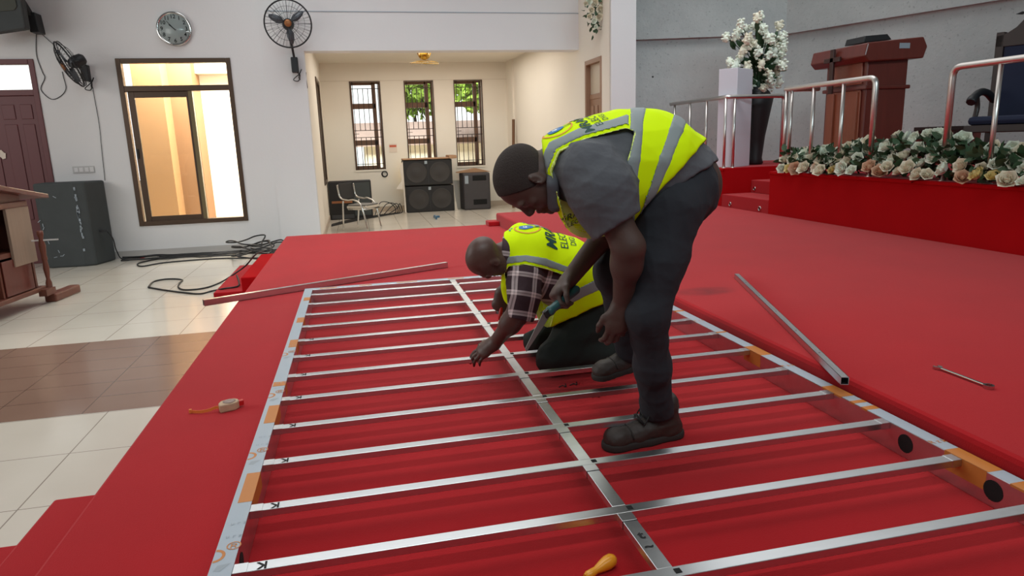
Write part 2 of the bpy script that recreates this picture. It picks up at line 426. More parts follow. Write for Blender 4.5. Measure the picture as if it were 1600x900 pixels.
# altar platform with the side stair cut into it
AX = 4.76; AZ = 0.645
mb = MB()
mb.box((AX, -1, FL), (10, 7.24, AZ)); mb.box((AX + 0.86, 7.24, FL), (10, 8.32, AZ)); mb.box((AX, 8.32, FL), (10, 10.95, AZ))
struct('altar_platform', mb, 'riser', bevel=0.0)
struct('altar_carpet', MB().box((AX + 0.02, -1, AZ), (10, 7.22, AZ + 0.006)).box((AX + 0.88, 7.24, AZ), (10, 8.32, AZ + 0.006)).box((AX + 0.02, 8.34, AZ), (10, 10.95, AZ + 0.006)), 'carpet')
struct('altar_nosing', MB().box((AX - 0.012, -1, AZ - 0.03), (AX + 0.03, 7.25, AZ + 0.004)).box((AX - 0.012, 8.31, AZ - 0.03), (AX + 0.03, 10.9, AZ + 0.004)), 'riser', bevel=0.008)
struct('altar_step', MB().box((AX + 0.0, 7.24, 0.1), (AX + 0.86, 8.32, 0.31)), 'carpet', bevel=0.008)
struct('altar_step', MB().box((AX + 0.43, 7.24, 0.31), (AX + 0.86, 8.32, 0.478)), 'carpet', bevel=0.008)
for (x, y, lx, side) in ((1141, 319, AX, 'left light'), (1187, 326, AX, 'right light'), (1179, 295, AX + 0.43, 'upper light')):
    c = atx(x, y, lx)
    t = thing('step_light', c, {'left light': 'round chrome step light at far end of lowest red altar step', 'right light': 'round chrome step light at near end of lowest red altar step', 'upper light': 'round chrome step light set in second red altar step'}[side], 'light', 'step lights in the altar stair')
    obj('bezel', MB().lathe([(0.030, 0.0), (0.032, 0.006), (0.024, 0.010), (0.020, 0.004)], c, (-1, 0, 0), 16, cap=False), 'steel', t)
    obj('lens', MB().lathe([(0.021, 0.003), (0.012, 0.004), (0.001, 0.004)], c, (-1, 0, 0), 14), 'black_plastic', t)

# wall with window, door and the wide opening
def wall_holes(mb, x0, x1, z0, z1, y0, y1, holes):
    """boxes around rectangular holes (x0,x1,z0,z1) sorted by x"""
    cx = x0
    for (a, b, c, d) in sorted(holes):
        mb.box((cx, y0, z0), (a, y1, z1))
        if c > z0: mb.box((a, y0, z0), (b, y1, c))
        if d < z1: mb.box((a, y0, d), (b, y1, z1))
        cx = b
    mb.box((cx, y0, z0), (x1, y1, z1)); return mb
WIN = (-3.23, -1.68, 0.02, 2.43)
DOOR = (-5.55, -4.27, FL, 2.43)
struct('wall_front', wall_holes(MB(), -9, -1.22, FL, TOP, WY, WY + 0.22, [WIN, DOOR]), 'wall')
struct('wall_pier', MB().box((-1.22, WY - 0.03, FL), (LX, WY + 0.22, TOP)).box((LX, WY - 0.03, 2.52), (RX, WY + 0.26, TOP)), 'wall')
struct('trim_1', MB().box((LX - 0.5, WY - 0.036, 3.075), (RX, WY - 0.029, 3.087)), 'film_grey')
struct('baseboard_front', MB().box((-4.2, WY - 0.015, FL), (-1.22, WY, FL + 0.11)).box((-1.22, WY - 0.045, FL), (LX, WY - 0.03, FL + 0.11)), mat('grey_skirting', (176, 172, 168), 0.5))
# far room
cream = 'cream'
struct('wall_left', MB().box((LX - 0.25, WY + 0.22, FL), (LX, 14.05, 3.2)).box((LX - 0.25, 14.05, FL), (LX, 15.35, 0.35)).box((LX - 0.25, 14.05, 2.42), (LX, 15.35, 3.2)).box((LX - 0.25, 15.35, FL), (LX, BY, 3.2)), cream)
struct('baseboard_left', MB().box((LX, WY - 0.02, FL), (LX + 0.014, BY, FL + 0.11)), mat('cream_skirting', (186, 172, 156), 0.5))
WINS = [(0.02, 0.69, 0.54, 2.52), (1.25, 1.91, 0.54, 2.52), (2.41, 3.07, 0.54, 2.52)]
struct('wall_back', wall_holes(MB(), LX - 0.3, RX + 0.4, FL, 3.2, BY, BY + 0.24, WINS), cream)
struct('baseboard_back', MB().box((LX, BY - 0.014, FL), (RX, BY, FL + 0.12)), mat('tan_skirting', (186, 168, 148), 0.5))
struct('trim_2', MB().box((LX, BY - 0.006, 2.535), (RX, BY, 2.548)), mat('cream_band', (216, 206, 190), 0.7))
DY0, DY1, DZ = 10.10, 10.86, 2.30
struct('wall_right', MB().box((RX, DY1, FL), (RX + 0.38, BY + 0.1, TOP)).box((RX, 9.75, FL), (RX + 0.36, DY0, TOP)).box((RX, DY0, DZ), (RX + 0.38, DY1, TOP)).box((RX - 0.05, 15.9, FL), (RX, BY, 3.0)), cream)
struct('column_right', MB().box((RX + 0.0, 9.70, 0.0), (4.10, 9.76, TOP)).box((RX + 0.36, 9.75, 0.0), (4.10, 10.9, TOP)), 'wall')
struct('ceiling', MB().box((LX - 0.3, WY + 0.22, 2.93), (RX + 0.1, BY + 0.2, 3.1)), cream)
# concrete wall behind the altar, upper panels proud of the lower ones
poly = [(4.05, 10.72), (6.76, 10.02), (7.80, 7.57), (9.3, 4.0), (10.4, 1.2)]
lo = MB(); up = MB()
for a, b in zip(poly[:-1], poly[1:]):
    d = np.array([b[0] - a[0], b[1] - a[1]]); d /= np.linalg.norm(d); n = np.array([-d[1], d[0]])
    if n @ np.array([-1, -1]) < 0: n = -n
    for mbx, z0, z1, off in ((lo, 0.0, 2.72, 0.0), (up, 2.585, TOP, 0.09)):
        A = np.array(a) + n * off; B = np.array(b) + n * off
        mbx.hexa([(A[0], A[1], z0), (B[0], B[1], z0), (B[0] - n[0] * .3, B[1] - n[1] * .3, z0), (A[0] - n[0] * .3, A[1] - n[1] * .3, z0),
                  (A[0], A[1], z1), (B[0], B[1], z1), (B[0] - n[0] * .3, B[1] - n[1] * .3, z1), (A[0] - n[0] * .3, A[1] - n[1] * .3, z1)])
struct('wall_altar', lo, 'concrete')
struct('wall_altar_upper', up, 'concrete')

# hall window (brown aluminium, sliding sash)
x0, x1, z0, z1 = WIN; ys = WY - 0.02; ye = WY + 0.10
def frame_rect(mb, x0, x1, z0, z1, y0, y1, w):
    mb.box((x0, y0, z0), (x0 + w, y1, z1)); mb.box((x1 - w, y0, z0), (x1, y1, z1))
    mb.box((x0 + w, y0, z0), (x1 - w, y1, z0 + w)); mb.box((x0 + w, y0, z1 - w), (x1 - w, y1, z1)); return mb
w1 = obj('window_1', frame_rect(MB(), x0, x1, z0, z1, ys, ye, 0.065).box((x0 + 0.065, ys, 1.97), (x1 - 0.065, ye, 2.05)), 'brown_frame', kind='structure', bevel=0.006)
xm = -2.30
obj('sliding_sash', frame_rect(MB(), x0 + 0.09, xm + 0.03, z0 + 0.05, 1.97, WY + 0.02, WY + 0.06, 0.085), 'brown_frame', w1, bevel=0.005)
obj('fixed_stile', MB().box((xm - 0.02, ys + 0.02, z0 + 0.06), (xm + 0.035, ye - 0.02, 1.97)), mat('olive_sash_edge', (112, 98, 66), 0.4), w1)
obj('glass_pane', MB().box((x0 + 0.17, WY + 0.038, z0 + 0.13), (xm - 0.05, WY + 0.043, 1.89)), 'glass', w1)
obj('glass_pane', MB().box((x0 + 0.06, WY + 0.038, 2.04), (x1 - 0.06, WY + 0.043, z1 - 0.06)), 'glass', w1)
obj('latch', MB().box((x0 + 0.10, WY - 0.005, 1.02), (x0 + 0.125, WY + 0.02, 1.16)), 'black_plastic', w1)
# corridor behind the hall window
struct('wall_corridor', MB().box((-3.7, 13.6, FL), (-0.9, 13.8, 3.4)), mat('corridor_paint', (240, 232, 214), 0.8))
struct('wall_corridor_pier', MB().box((-3.42, 12.55, FL), (-2.98, 13.6, 3.4)), 'tan')
struct('wall_corridor_panel', MB().box((-2.98, 13.0, FL), (-2.60, 13.6, 3.4)), mat('shaded_tan_paint', (140, 104, 72), 0.8))  # tan wall receding past the corner, its shade put into the colour
struct('wall_corridor_beam', MB().box((-3.2, 13.3, 2.42), (-1.9, 13.6, 2.95)), mat('grey_beam_paint', (190, 172, 150), 0.8))
# dark red double door, leaf with transom
x0, x1, z0, z1 = DOOR
d1 = obj('door_1', frame_rect(MB(), x0, x1, z0 - 0.1, z1, WY - 0.02, WY + 0.10, 0.07).box((x0, WY - 0.015, 1.94), (x1, WY + 0.1, 2.02)), 'door', kind='structure', bevel=0.006)
leaf = MB().box((x0 + 0.07, WY + 0.02, z0), (x1 - 0.07, WY + 0.065, 1.94))
for (a, b) in ((-4.78, -4.62), (-4.55, -4.40), (-5.2, -4.9)):
    leaf.box((a, WY + 0.008, 0.2), (b, WY + 0.02, 1.55))
    leaf.box((a, WY + 0.008, 1.62), (b, WY + 0.02, 1.82))
obj('door_leaf', leaf, 'door', d1, bevel=0.008)
obj('transom_pane', MB().box((x0 + 0.06, WY + 0.038, 2.0), (x1 - 0.06, WY + 0.043, 2.37)), 'glass', d1)
c = aty(3, 242, WY + 0.005)
tagp(obj('paper_notice', MB().add([c + np.array(v) for v in ((-.05, 0, .05), (.0, 0, .07), (.03, 0, .03), (.05, 0, .02), (.04, 0, -.05), (0, 0, -.06), (-.02, 0, -.03), (-.05, 0, -.02), (-.05, .004, .05), (.0, .004, .07), (.03, .004, .03), (.05, .004, .02), (.04, .004, -.05), (0, .004, -.06), (-.02, .004, -.03), (-.05, .004, -.02))],
    [list(range(8))[::-1], list(range(8, 16))] + [(i, (i + 1) % 8, 8 + (i + 1) % 8, 8 + i) for i in range(8)]), 'paper'), 'torn scrap of white paper stuck on the dark red door', 'paper')

# three barred windows of the far room
for i, (x0, x1, z0, z1) in enumerate(WINS):
    yb = BY + 0.19
    w = obj('window_%d' % (i + 2), frame_rect(MB(), x0, x1, z0, z1, yb, yb + 0.05, 0.035), 'wood_frame', kind='structure')
    fr = MB()
    for z in (z0 + 0.62, z0 + 1.45): fr.box((x0, yb - 0.02, z - 0.06), (x1 - 0.12, yb + 0.05, z + 0.06))
    fr.box((x1 - 0.19, yb - 0.02, z0), (x1 - 0.10, yb + 0.05, z1))
    fr.box((x0 + 0.035, yb - 0.02, z0), (x1 - 0.15, yb + 0.05, z0 + 0.09)); fr.box((x0 + 0.035, yb - 0.02, z1 - 0.06), (x1 - 0.15, yb + 0.05, z1))
    obj('sash', fr, 'wood_frame', w, bevel=0.004)
    obj('glass_pane', MB().box((x0 + 0.03, yb + 0.02, z0 + 0.03), (x1 - 0.03, yb + 0.024, z1 - 0.03)), 'glass', w)
    ed = MB(); frame_rect(ed, x0 - 0.012, x1 + 0.012, z0 - 0.012, z1 + 0.012, BY - 0.012, BY + 0.012, 0.022)
    obj('outer_frame', ed, 'brown_frame', w)
    bars = MB(); yg = BY + 0.03; bw = 0.015
    n = 5; xa, xb = x0 + 0.02, x1 - 0.02
    for k in range(n + 1):
        x = xa + (xb - xa) * (k + 0.3) / (n + 0.6)
        if k in (0, n): bars.box((x - bw / 2, yg - bw / 2, z0), (x + bw / 2, yg + bw / 2, z1))
        else:
            bars.box((x - bw / 2, yg - bw / 2, z0), (x + bw / 2, yg + bw / 2, z0 + 0.74))
            bars.box((x - bw / 2, yg - bw / 2, z0 + 0.90), (x + bw / 2, yg + bw / 2, z1 - 0.15))
    for z in (z0 + 0.13, z0 + 0.74, z0 + 0.90, z1 - 0.15): bars.box((xa, yg - bw / 2, z - bw / 2), (xb, yg + bw / 2, z + bw / 2))
    bars.box((xa, yg - bw / 2, z0 + 0.82), (xa + 0.11, yg + bw / 2, z0 + 0.83))
    obj('burglar_bars', bars, mat('dark_iron', (58, 46, 42), 0.5, metal=0.4), w)
    obj('sill', MB().box((x0 - 0.03, BY - 0.02, z0 - 0.04), (x1 + 0.03, BY + 0.2, z0)), 'cream', w)
# side window of the far room
w5 = obj('window_5', MB(), 'brown_frame') if False else None
mb = MB()
for (a, b, c, d) in ((14.05, 14.12, 0.35, 2.42), (15.28, 15.35, 0.35, 2.42)): mb.box((LX - 0.15, a, c), (LX + 0.02, b, d))
mb.box((LX - 0.15, 14.12, 0.35), (LX + 0.02, 15.28, 0.42)).box((LX - 0.15, 14.12, 2.35), (LX + 0.02, 15.28, 2.42)).box((LX - 0.13, 14.66, 0.42), (LX, 14.74, 2.35))
w5 = obj('window_5', mb, 'brown_frame', kind='structure')
obj('glass_pane', MB().box((LX - 0.10, 14.1, 0.4), (LX - 0.095, 15.3, 2.4)), 'glass', w5)
# panelled door in the right wall
d2 = obj('door_2', MB().box((RX - 0.01, DY0, FL), (RX + 0.12, DY0 + 0.06, DZ)).box((RX - 0.01, DY1 - 0.06, FL), (RX + 0.12, DY1, DZ)).box((RX - 0.01, DY0 + 0.06, DZ - 0.07), (RX + 0.12, DY1 - 0.06, DZ)), mat('brown_door_wood', (148, 112, 86), 0.5, noise=0.15, scale=5, stretch=(4, 4, 0.5)), kind='structure', bevel=0.005)
lf = MB().box((RX + 0.06, DY0 + 0.06, FL), (RX + 0.10, DY1 - 0.06, 1.74)).box((RX + 0.05, DY0 + 0.06, 1.70), (RX + 0.11, DY1 - 0.06, 1.78))
for k in range(3):
    y = DY0 + 0.12 + k * 0.19; lf.box((RX + 0.045, y, 0.9), (RX + 0.06, y + 0.13, 1.6)); lf.box((RX + 0.045, y, 0.1), (RX + 0.06, y + 0.13, 0.8))
obj('door_leaf', lf, d2.data.materials[0], d2, bevel=0.006)
obj('transom_pane', MB().box((RX + 0.07, DY0 + 0.06, 1.78), (RX + 0.075, DY1 - 0.06, DZ - 0.07)), mat('frosted_transom', (196, 182, 160), 0.35), d2)
obj('handle', MB().box((RX + 0.02, DY1 - 0.13, 0.98), (RX + 0.045, DY1 - 0.09, 1.12)), 'steel', d2)

# outside the far room: ground, house roof, trees
struct('ground_outside', MB().box((-16, 16.9, FL - 0.6), (18, 60, FL - 0.5)), 'grass')
h = thing('house', (2.6, 27, FL - 0.5), 'low house with grey sheet roof seen through the barred windows', 'house')
obj('wall', MB().box((0.4, 26.6, FL - 0.5), (5.4, 30, 1.1)), 'cream', h)
obj('roof', MB().hexa([(0, 26.2, 1.05), (5.8, 26.2, 1.05), (5.8, 28.4, 1.9), (0, 28.4, 1.9), (0, 26.2, 1.12), (5.8, 26.2, 1.12), (5.8, 28.4, 1.97), (0, 28.4, 1.97)]), 'roof', h)
def tree(x, y, hgt, r, label):
    t = thing('tree', (x, y, FL - 0.5), label, 'tree', 'trees outside the far room')
    obj('trunk', MB().tube([(x, y, FL - 0.5), (x + 0.1, y, 0.8), (x, y, hgt - r * 0.6)], [0.16, 0.12, 0.06], 8), 'dark_wood', t)
    rnd = random.Random(int(x * 31 + y)); mb = MB()
    for k in range(900):
        a, b = rnd.uniform(0, 6.28), rnd.uniform(-1, 1); rr = r * rnd.uniform(0.55, 1.0) * (0.8 + 0.25 * math.sin(3 * a + 5 * b))
        c = np.array([x + rr * math.cos(a) * math.sqrt(1 - b * b), y + rr * math.sin(a) * math.sqrt(1 - b * b), hgt + rr * b * 0.8])
        u = np.array([rnd.gauss(0, 1) for _ in range(3)]); u /= np.linalg.norm(u); v = np.cross(u, [rnd.gauss(0, 1) for _ in range(3)]); v /= np.linalg.norm(v)
        s_ = 0.16 * r / 1.2
        mb.add([c - u * s_, c + v * s_ * .5, c + u * s_, c - v * s_ * .5], [(0, 1, 2, 3)])
    obj('foliage', mb, 'leaf_bright', t, kind='stuff')
tree(4.6, 24.5, 3.1, 1.5, 'sunlit green tree seen through the rightmost barred window')
tree(2.9, 33, 3.3, 1.5, 'sunlit green tree behind the grey roof seen through the middle barred window')
# ------------------------------------------------------------------ aluminium frame being assembled on the stage
XL0, XL1, XC0, XC1, XR0, XR1 = -0.423, -0.368, 0.622, 0.662, 1.747, 1.800
RZ = 0.10; YN, YF = 0.72, 5.03
fr = thing('metal_frame', ((XL0 + XR1) / 2, 2.9, 0.0), 'large aluminium ladder frame with crossbars lying on the red stage carpet', 'frame')
def channel(x0, x1, inner):      # hollow box rail
    t = 0.003; return MB().box((x0, YN, 0.0), (x1, YF, RZ))
HB = [1.60 + 0.2925 * k for k in range(-2, 12)]
rl = obj('side_rail', channel(XL0, XL1, 1), 'alu', fr, bevel=0.002)
rr = obj('side_rail', channel(XR0, XR1, -1), 'alu', fr, bevel=0.002)
er = obj('end_rail', MB().box((XL1, YF - 0.055, 0.0), (XR0, YF, RZ)), 'alu', fr, bevel=0.002)
er2 = obj('end_rail', MB().box((XL1, YN, 0.0), (XR0, YN + 0.055, RZ)), 'alu', fr, bevel=0.002)
# protective film with prints on the rails
obj('protective_film', MB().box((XL0 - 0.0005, YN, RZ), (XL1, YF, RZ + 0.0006)), 'film', rl)
obj('protective_film', MB().box((XL1, YF - 0.055, RZ), (XR0, YF, RZ + 0.0006)), 'film', er)
obj('protective_film', MB().box((XR0, YN, RZ), (XR1, YF, RZ + 0.0006)), 'film', rr)
for i, (a, b) in enumerate(((1.93, 2.115), (2.52, 2.70), (2.93, 2.985), (3.52, 3.66), (4.03, 4.15), (4.62, 4.72))):
    w = 0.55 if i < 3 else 0.5
    obj('orange_print', MB().box((XL1 - (XL1 - XL0) * (0.72 if i != 2 else 0.95), a, RZ + 0.0006), (XL1 + 0.0006, b, RZ + 0.0012)).box((XL1, a, 0.05), (XL1 + 0.0006, b, RZ)), 'film_orange', rl)
for (a, b) in ((1.16, 1.30), (1.36, 1.42), (1.49, 1.645), (1.985, 2.015), (2.05, 2.075), (2.12, 2.235), (2.66, 2.80), (3.05, 3.07), (3.52, 3.545), (3.72, 3.95), (4.3, 4.42)):
    obj('orange_print', MB().box((XR0 - 0.0006, a, RZ + 0.0006), (XR1, b, RZ + 0.0012)).box((XR0 - 0.0006, a + 0.03 * (b - a), RZ - (0.06 if b - a > .13 else 0.006)), (XR0, b, RZ)), 'film_orange', rr)
for (a, b) in ((0.05, 0.17), (0.33, 0.42), (0.60, 0.75), (0.98, 1.1), (1.28, 1.33)):
    obj('orange_print', MB().box((XL1 + a, YF - 0.05, RZ + 0.0006), (XL1 + b, YF - 0.02, RZ + 0.0012)), 'film_orange', er)
X_ = np.array([1., 0, 0]); Y_ = np.array([0, 1., 0]); Z_ = np.array([0, 0, 1.])
xm = (XL0 + XL1) / 2
for y in (1.665, 2.245, 2.82, 3.4):
    # clipped orange ring print at the outer edge and grey stroke below it
    vs = []; n = 14
    for k in range(n + 1):
        a = -math.pi / 2 + math.pi * k / n
        for rr_ in (0.020, 0.029): vs.append((XL0 + 0.001 + rr_ * math.cos(a) * 0.9, y + rr_ * math.sin(a), RZ + 0.001))
    obj('ring_print', MB().add(vs, [(2 * k, 2 * k + 1, 2 * k + 3, 2 * k + 2) for k in range(n)]), 'film_orange', rl)
    obj('grey_print', MB().add([(xm - .018, y - .065, RZ + .001), (xm - .002, y - .07, RZ + .001), (xm + .018, y - .04, RZ + .001), (xm - .012, y - .043, RZ + .001)], [(0, 1, 2, 3)]), 'film_grey', rl)
    text_on('registered_print', '®', 0.05, (xm + 0.014, y + 0.035, RZ + 0.0006), X_, Y_, 'film_orange', rl)
    text_on('film_lettering', 'u r z', 0.022, (xm + 0.006, y + 0.085, RZ + 0.0006), X_, Y_, 'film_grey', rl)
    text_on('film_lettering', 'u r z', 0.022, (xm + 0.008, y + 0.15, RZ + 0.0006), X_, Y_, 'film_grey', rl)
for y in (1.70, 2.5, 3.3): text_on('film_lettering', 'R z k', 0.03, ((XR0 + XR1) / 2, y, RZ + 0.0006), X_, Y_, 'film_orange', rr)
# cable holes in the inner webs
for y in (1.468, 1.80, 1.17): obj('cable_hole', MB().lathe([(0.032, 0), (0.001, 0.0)], (XR0 - 0.0012, y, 0.052), (-1, 0, 0), 20, cap=False), 'black', rr)
obj('cable_hole', MB().lathe([(0.026, 0), (0.001, 0.0)], (XL1 + 0.0012, 1.70, 0.052), (1, 0, 0), 20, cap=False), 'black', rl)
for i, y in enumerate(HB):
    b = MB()
    for (xa, xb) in ((XL1, XR0),): b.box((xa, y - 0.019, 0.076), (xb, y + 0.019, 0.098))
    for x in np.arange(XL1 + 0.14, XR0 - 0.1, 0.16): b.lathe([(0.0022, 0.0), (0.0005, 0.0003)], (x, y - 0.019, 0.087), (0, -1, 0), 6, cap=False)
    bo = obj('crossbar', b, 'alu', fr, bevel=0.0015)
    if y > 1.4 and i < 10:
        text_on('handwritten_mark', 'K', 0.042, (XL1 + 0.068, y, 0.098), -X_, -Y_, 'ink', bo, bold=0.0006)
    obj('corner_sleeve', MB().box((XL1, y - 0.020, 0.075), (XL1 + 0.034, y + 0.020, 0.0992)), 'alu', bo, bevel=0.001)
    obj('corner_sleeve', MB().box((XR0 - 0.034, y - 0.020, 0.075), (XR0, y + 0.020, 0.0992)), 'alu', bo, bevel=0.001)
    obj('slot', MB().box((XC1 - 0.004, y - 0.008, 0.098), (XC1 + 0.012, y + 0.009, 0.0993)), 'black', bo)
ys = [YN + 0.055] + HB + [YF - 0.055]
for a, b in zip(ys[:-1], ys[1:]):
    if b - a < 0.06: continue
    cb = obj('centre_bar', MB().box((XC0, a + 0.019, 0.076), (XC1, b - 0.019, 0.0975)), 'alu', fr, bevel=0.0015)
    obj('joint_sleeve', MB().box((XC0 - 0.001, b - 0.019 - 0.04, 0.075), (XC1 + 0.001, b - 0.019, 0.0985)), 'alu', cb, bevel=0.001)
    obj('joint_gap', MB().box((XC0 - 0.001, b - 0.019 - 0.0425, 0.075), (XC1 + 0.001, b - 0.0605, 0.0983)), 'black', cb)
    if abs(a - 1.3075) < 0.01:
        text_on('handwritten_mark', 't', 0.045, ((XC0 + XC1) / 2, a + 0.16, 0.0975), X_, Y_, 'ink', cb, bold=0.0012)
        text_on('handwritten_mark', '~', 0.04, ((XC0 + XC1) / 2, a + 0.11, 0.0975), X_, Y_, 'ink', cb, bold=0.0012)

def square_tube(name, a, b, w, h, label, group=None):
    a = np.array(a, float); b = np.array(b, float); d = (b - a) / np.linalg.norm(b - a); r = np.cross(d, Z_); r /= np.linalg.norm(r); u = np.cross(r, d)
    t = thing(name, a, label, 'metal tube', group)
    mb = MB(); th = 0.0018
    for (c, hs) in (((r * (w / 2 - th / 2)), (th / 2, h / 2)), ((-r * (w / 2 - th / 2)), (th / 2, h / 2)), (u * (h / 2 - th / 2), (w / 2, th / 2)), (-u * (h / 2 - th / 2), (w / 2, th / 2))):
        mb.obox((a + b) / 2 + c, (d, r, u), (np.linalg.norm(b - a) / 2, hs[0], hs[1]))
    obj('tube_wall', mb, 'alu', t)
    sc = MB()
    for k in (0.15, 0.32, 0.5, 0.68, 0.86): sc.lathe([(0.004, 0), (0.0005, 0.0006)], a + (b - a) * k + u * h / 2, u, 8, cap=False)
    obj('rivet_hole', sc, 'ink', t)
    obj('dark_bore', MB().obox((a + b) / 2, (d, r, u), (np.linalg.norm(b - a) / 2 - 0.03, w / 2 - th * 1.2, h / 2 - th * 1.2)), 'black', t)
    return t
a = atz(1320, 595, 0.166); b = atz(1151, 431, 0.166)
square_tube('loose_tube', (a[0], a[1], 0.1655), (b[0], b[1], 0.1655), 0.03, 0.03, 'loose aluminium square tube lying diagonally on the raised red carpet at right')
a = atz(318, 474, 0.022); b = atz(698, 414, 0.022)
square_tube('loose_tube', (a[0], a[1], 0.026), (b[0], b[1], 0.026), 0.04, 0.045, 'long aluminium square tube beyond the frame, overhanging the left stage edge')

# tape measure
c = atz(352, 640, 0.0); t = thing('tape_measure', c, 'open tape measure with orange blade on the red carpet left of the frame', 'tape measure')
u = np.array([math.cos(.35), math.sin(.35), 0]); v = np.array([-u[1], u[0], 0]); cc = c + np.array([0.02, 0, 0])
prof = [(-.045, 0), (.02, 0), (.038, .02), (.04, .045), (.028, .066), (0, .075), (-.03, .068), (-.044, .04)]
mb = MB(); tilt = np.array([0.0, 0, 1.]); 
w_ = 0.036
up_ = np.array([-0.15, 0.45, 0.88]); up_ /= np.linalg.norm(up_); wn = np.cross(u, up_); wn /= np.linalg.norm(wn)
pl = [u * p + v * q * 0.9 for p, q in prof]
obj('case', MB().prism(pl, cc - v * 0.03, np.array([0, 0, w_])), 'tape_case', t, bevel=0.006)
obj('hub_plate', MB().lathe([(0.026, 0), (0.026, 0.002), (0.008, 0.003), (0.004, 0.001)], cc + np.array([0, 0, w_]), (0, 0, 1), 18), mat('worn_grey_disc', (150, 128, 118), 0.5, noise=0.2, scale=40), t)
obj('lock_button', MB().obox(cc + u * 0.046 + np.array([0, 0, 0.02]) - v * 0.0, (u, v, Z_), (0.012, 0.011, 0.012)), 'red_plastic', t, bevel=0.004)
pts = smooth_path([cc - u * 0.04 + Z_ * 0.018, atz(336, 637, 0.016), atz(326, 641, 0.012), atz(312, 643.5, 0.009), atz(298, 643, 0.008)], 5)
mb = MB()
for p, q in zip(pts[:-1], pts[1:]): mb.beam(p, q + (q - p) * 0.05, 0.002, 0.013)
obj('blade', mb, 'tape_blade', t)
obj('end_hook', MB().box(pts[-1] - 0.006, pts[-1] + np.array([0.004, 0.006, 0.010])), 'tape_blade', t)
# amber screwdriver handle in the foreground
a = atz(919, 899, 0.014); b = atz(958, 873, 0.02); d = (b - a); L = np.linalg.norm(d); d /= L
t = thing('screwdriver', a, 'amber plastic screwdriver handle lying inside the frame by the nearest crossbar', 'screwdriver')
obj('handle', MB().lathe([(0.008, -0.01), (0.0115, 0.0), (0.0105, L * .2), (0.0095, L * .3), (0.0150, L * .55), (0.0185, L * .75), (0.0175, L * .93), (0.011, L * 1.04), (0.003, L * 1.07)], a, d, 18), 'yellow_plastic', t)
obj('shank', MB().lathe([(0.003, -0.11), (0.003, 0.0)], a - d * 0.008 - Z_ * 0.004, d, 8), 'steel', t)
# combination spanner
a = atz(1465, 574, 0.157); b = atz(1545, 604, 0.157); d = b - a; L = np.linalg.norm(d); d /= L; s = np.cross(Z_, d)
t = thing('spanner', (a + b) / 2, 'chrome combination spanner lying on the raised red carpet at right', 'spanner')
obj('shaft', MB().obox((a + b) / 2, (d, s, Z_), (L / 2 - 0.018, 0.0065, 0.004)), 'steel', t, bevel=0.002)
vs = []; n = 18
mb = MB()
for z in (-0.0065, 0.0065):
    for k in range(n):
        an = 2 * math.pi * k / n
        for r in (0.0105, 0.018): vs.append(b + d * 0.0 + (d * math.cos(an) + s * math.sin(an)) * r + Z_ * z)
fs = []
for k in range(n):
    j = (k + 1) % n; q = lambda z, k, r: z * 2 * n + 2 * k + r
    fs += [(q(0, k, 1), q(0, k, 0), q(0, j, 0), q(0, j, 1)), (q(1, k, 0), q(1, k, 1), q(1, j, 1), q(1, j, 0)), (q(0, k, 0), q(1, k, 0), q(1, j, 0), q(0, j, 0)), (q(0, k, 1), q(0, j, 1), q(1, j, 1), q(1, k, 1))]
obj('ring_end', mb.add(vs, fs), 'steel', t)
pl = [(.0, -.006), (-.012, -.017), (-.026, -.016), (-.03, -.009), (-.016, -.007), (-.014, .004), (-.03, .008), (-.027, .015), (-.012, .016), (0, .006)]
obj('open_jaw', MB().prism([d * (p + 0.018) + s * q for p, q in pl], a - Z_ * 0.005, Z_ * 0.010), 'steel', t)
# wire scraps on the carpet inside the frame
for k, (x, y) in enumerate(((880, 604), (897, 601), (932, 620))):
    c = atz(x, y, 0.004)
    tagp(obj('wire_scrap', MB().tube(smooth_path([c + np.array([-.02, .0, 0]), c + np.array([0, .008, .002]), c + np.array([.012, -.004, 0]), c + np.array([.02, .03, 0])], 3), 0.0025, 5), 'cable'),
         ['tiny black wire scrap, leftmost on the carpet before the crouching man', 'tiny black wire scrap, middle one on the carpet before the crouching man', 'tiny black wire scrap beside the standing man\'s boot'][k], 'scrap', 'wire scraps')
